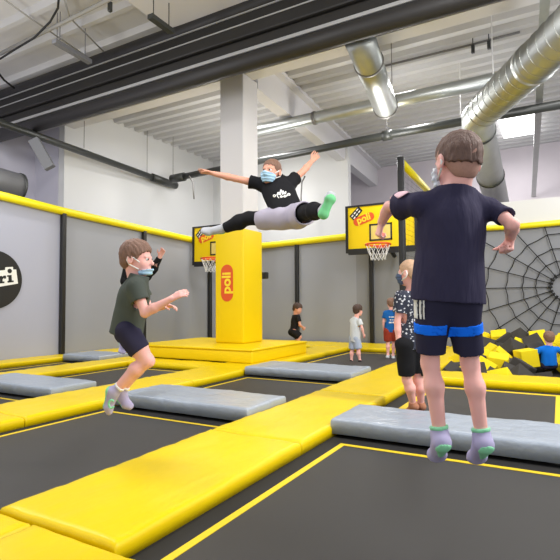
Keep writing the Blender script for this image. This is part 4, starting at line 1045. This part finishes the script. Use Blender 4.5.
# ---- 6 child in white
d0 = 8.75
J = pj(d0, head=(358, 310.5, 0), shL=(352, 320.5, .09), shR=(359.5, 321, -.09), hipL=(353, 338.5, .03), hipR=(356.5, 338.5, -.03), elL=(354, 328, .14), wrL=(357, 333, .16), elR=(362, 328, -.12), wrR=(363.5, 334, -.1),
       knL=(352.5, 350, .04), knR=(358.5, 350, -.05), anL=(351.5, 360.5, .03), anR=(360, 360.5, -.05), toL=(353.5, 363.5, .1), toR=(362.5, 363.5, .03))
person(J, .86, 'small child in a white shirt and pale shorts standing on the far trampoline', 'children on the far trampoline', h=.012, hair=HDARK, Hh=.195, hfw=nrm(CF * .6 + CR * .8), shirt=dict(mat=WHITEC, hem=-.18, w=.112, dep=.75, t=.024), shorts=dict(mat=PALES, frac=.9, m0=.02, m1=.03), shoes=BLACKC, eyes=False)

# ---- 7 child in blue with rust red shorts
d0 = 9.3
J = pj(d0, head=(391, 303.8, 0), shL=(385.3, 313, 0), shR=(396.3, 313, 0), hipL=(387.5, 331), hipR=(393.5, 331), elL=(383.6, 321.5, .02), wrL=(383.8, 329, .07), elR=(398, 321.5, .02), wrR=(398, 329, .05),
       knL=(387.8, 343.5, .0), knR=(394, 343.5, .02), anL=(388, 354.5, -.02), anR=(393.2, 354.5, -.03), toL=(387.5, 357.5, -.14), toR=(393.5, 358.5, -.14))
R7 = person(J, .9, 'small child in a blue shirt and rust red shorts walking by the back wall', 'children on the far trampoline', h=.012, hair=HBROWN, Hh=.19, hfw=nrm(CF), shirt=dict(mat=BLUEC, hem=-.05, w=.115, dep=.72, t=.024), shorts=dict(mat=REDC, frac=.82, m0=.02, m1=.03), shoes=WHITEC, eyes=False)
infl = [dict(p, fn=(lambda fn: (lambda X: fn(X) - .008))(p['fn']), lo=p['lo'] - .008, hi=p['hi'] + .008) for p in R7['sp']]
pc7 = at(391, 319, d0); p7 = d0 / _f
def ex7(F, P):
    Q = P - f32(pc7); u = (Q @ f32(CR)) / p7; v_ = (Q @ f32(CU)) / p7; w_ = Q @ f32(CF); d = np.full(F.shape, 9., np.float32)
    for y, xs_ in ((2.2, (-2.4, -.9, .6, 2.1)), (-.6, (-1.6, .2, 1.8)), (-3.2, (-2.4, -.8, .8, 2.2))):
        for x in xs_: d = np.minimum(d, np.maximum(np.abs(u - x) - .5, np.abs(v_ - y) - .8))
    return np.maximum(F, np.maximum(d * p7, w_))
o, _ = R7['add']('shirt_print', infl, [], .008, M['whiteprint'], .009, .006 * .9, 26 / .9, 3, extra=ex7, open_=False); o.parent = R7['shirt']

# ---- 8 boy in the patterned shirt
d0 = 4.6
J = pj(d0, head=(409, 273, 0), shL=(401, 297, -.03), shR=(422, 297, .1), hipL=(405, 345, -.04), hipR=(417, 345, .05), elL=(397.5, 322, -.02), wrL=(399, 344, -.04), elR=(428, 320, .1), wrR=(429, 340, .06),
       knL=(407, 380, -.02), knR=(418, 380, .06), anL=(413, 404, .02), anR=(421, 404, .1), toL=(409, 410, .12), toR=(418, 410, .2))
person(J, 1.16, 'boy in a dark patterned shirt and black shorts standing half hidden behind the front boy', h=.009, skin=SKIN, hair=HBLOND, hairlen=.008, Hh=.235, hfw=nrm(CF * .75 - CR * .75), shirt=dict(mat=PATT, hem=-.08, w=.130, dep=.86, t=.018, sleeve=.62), shorts=dict(mat=BLACKC, frac=.86, m1=.010, m0=.013), mask=MASKD, shoes=None,
    socks=dict(mat=mat('tan_sock', srgb(176, 120, 92), .9), hi=.02))

# ---- 9 child in the foam pit
d0 = 7.85
J = pj(d0, head=(549, 338.5, 0), shL=(541, 349, 0), shR=(556, 349, 0), hipL=(545, 365, .0), hipR=(553, 365, .0), elL=(535, 353, .05), wrL=(531, 361, .1), elR=(563, 352, .05), wrR=(566, 361, .1),
       knL=(543, 362, .28), knR=(554, 362, .28), anL=(543, 365, .52), anR=(554, 365, .52), toL=(543, 362, .6), toR=(554, 362, .6))
person(J, .9, 'child in a bright blue shirt sitting among the foam cubes', h=.012, hair=HBROWN, Hh=.2, hfw=nrm(CF + CR * .2), hup=nrm(CU + CF * .1), shirt=dict(mat=BLUEF, hem=-.02, w=.13, wt=.115, dep=.75, t=.024, sr=.062, sleeve=.75), shorts=dict(mat=NAVYS, frac=.8), eyes=False)
# ---------------------------------------------------------------- tidy
for o in bpy.data.objects:
    if '_o' in o: del o['_o']
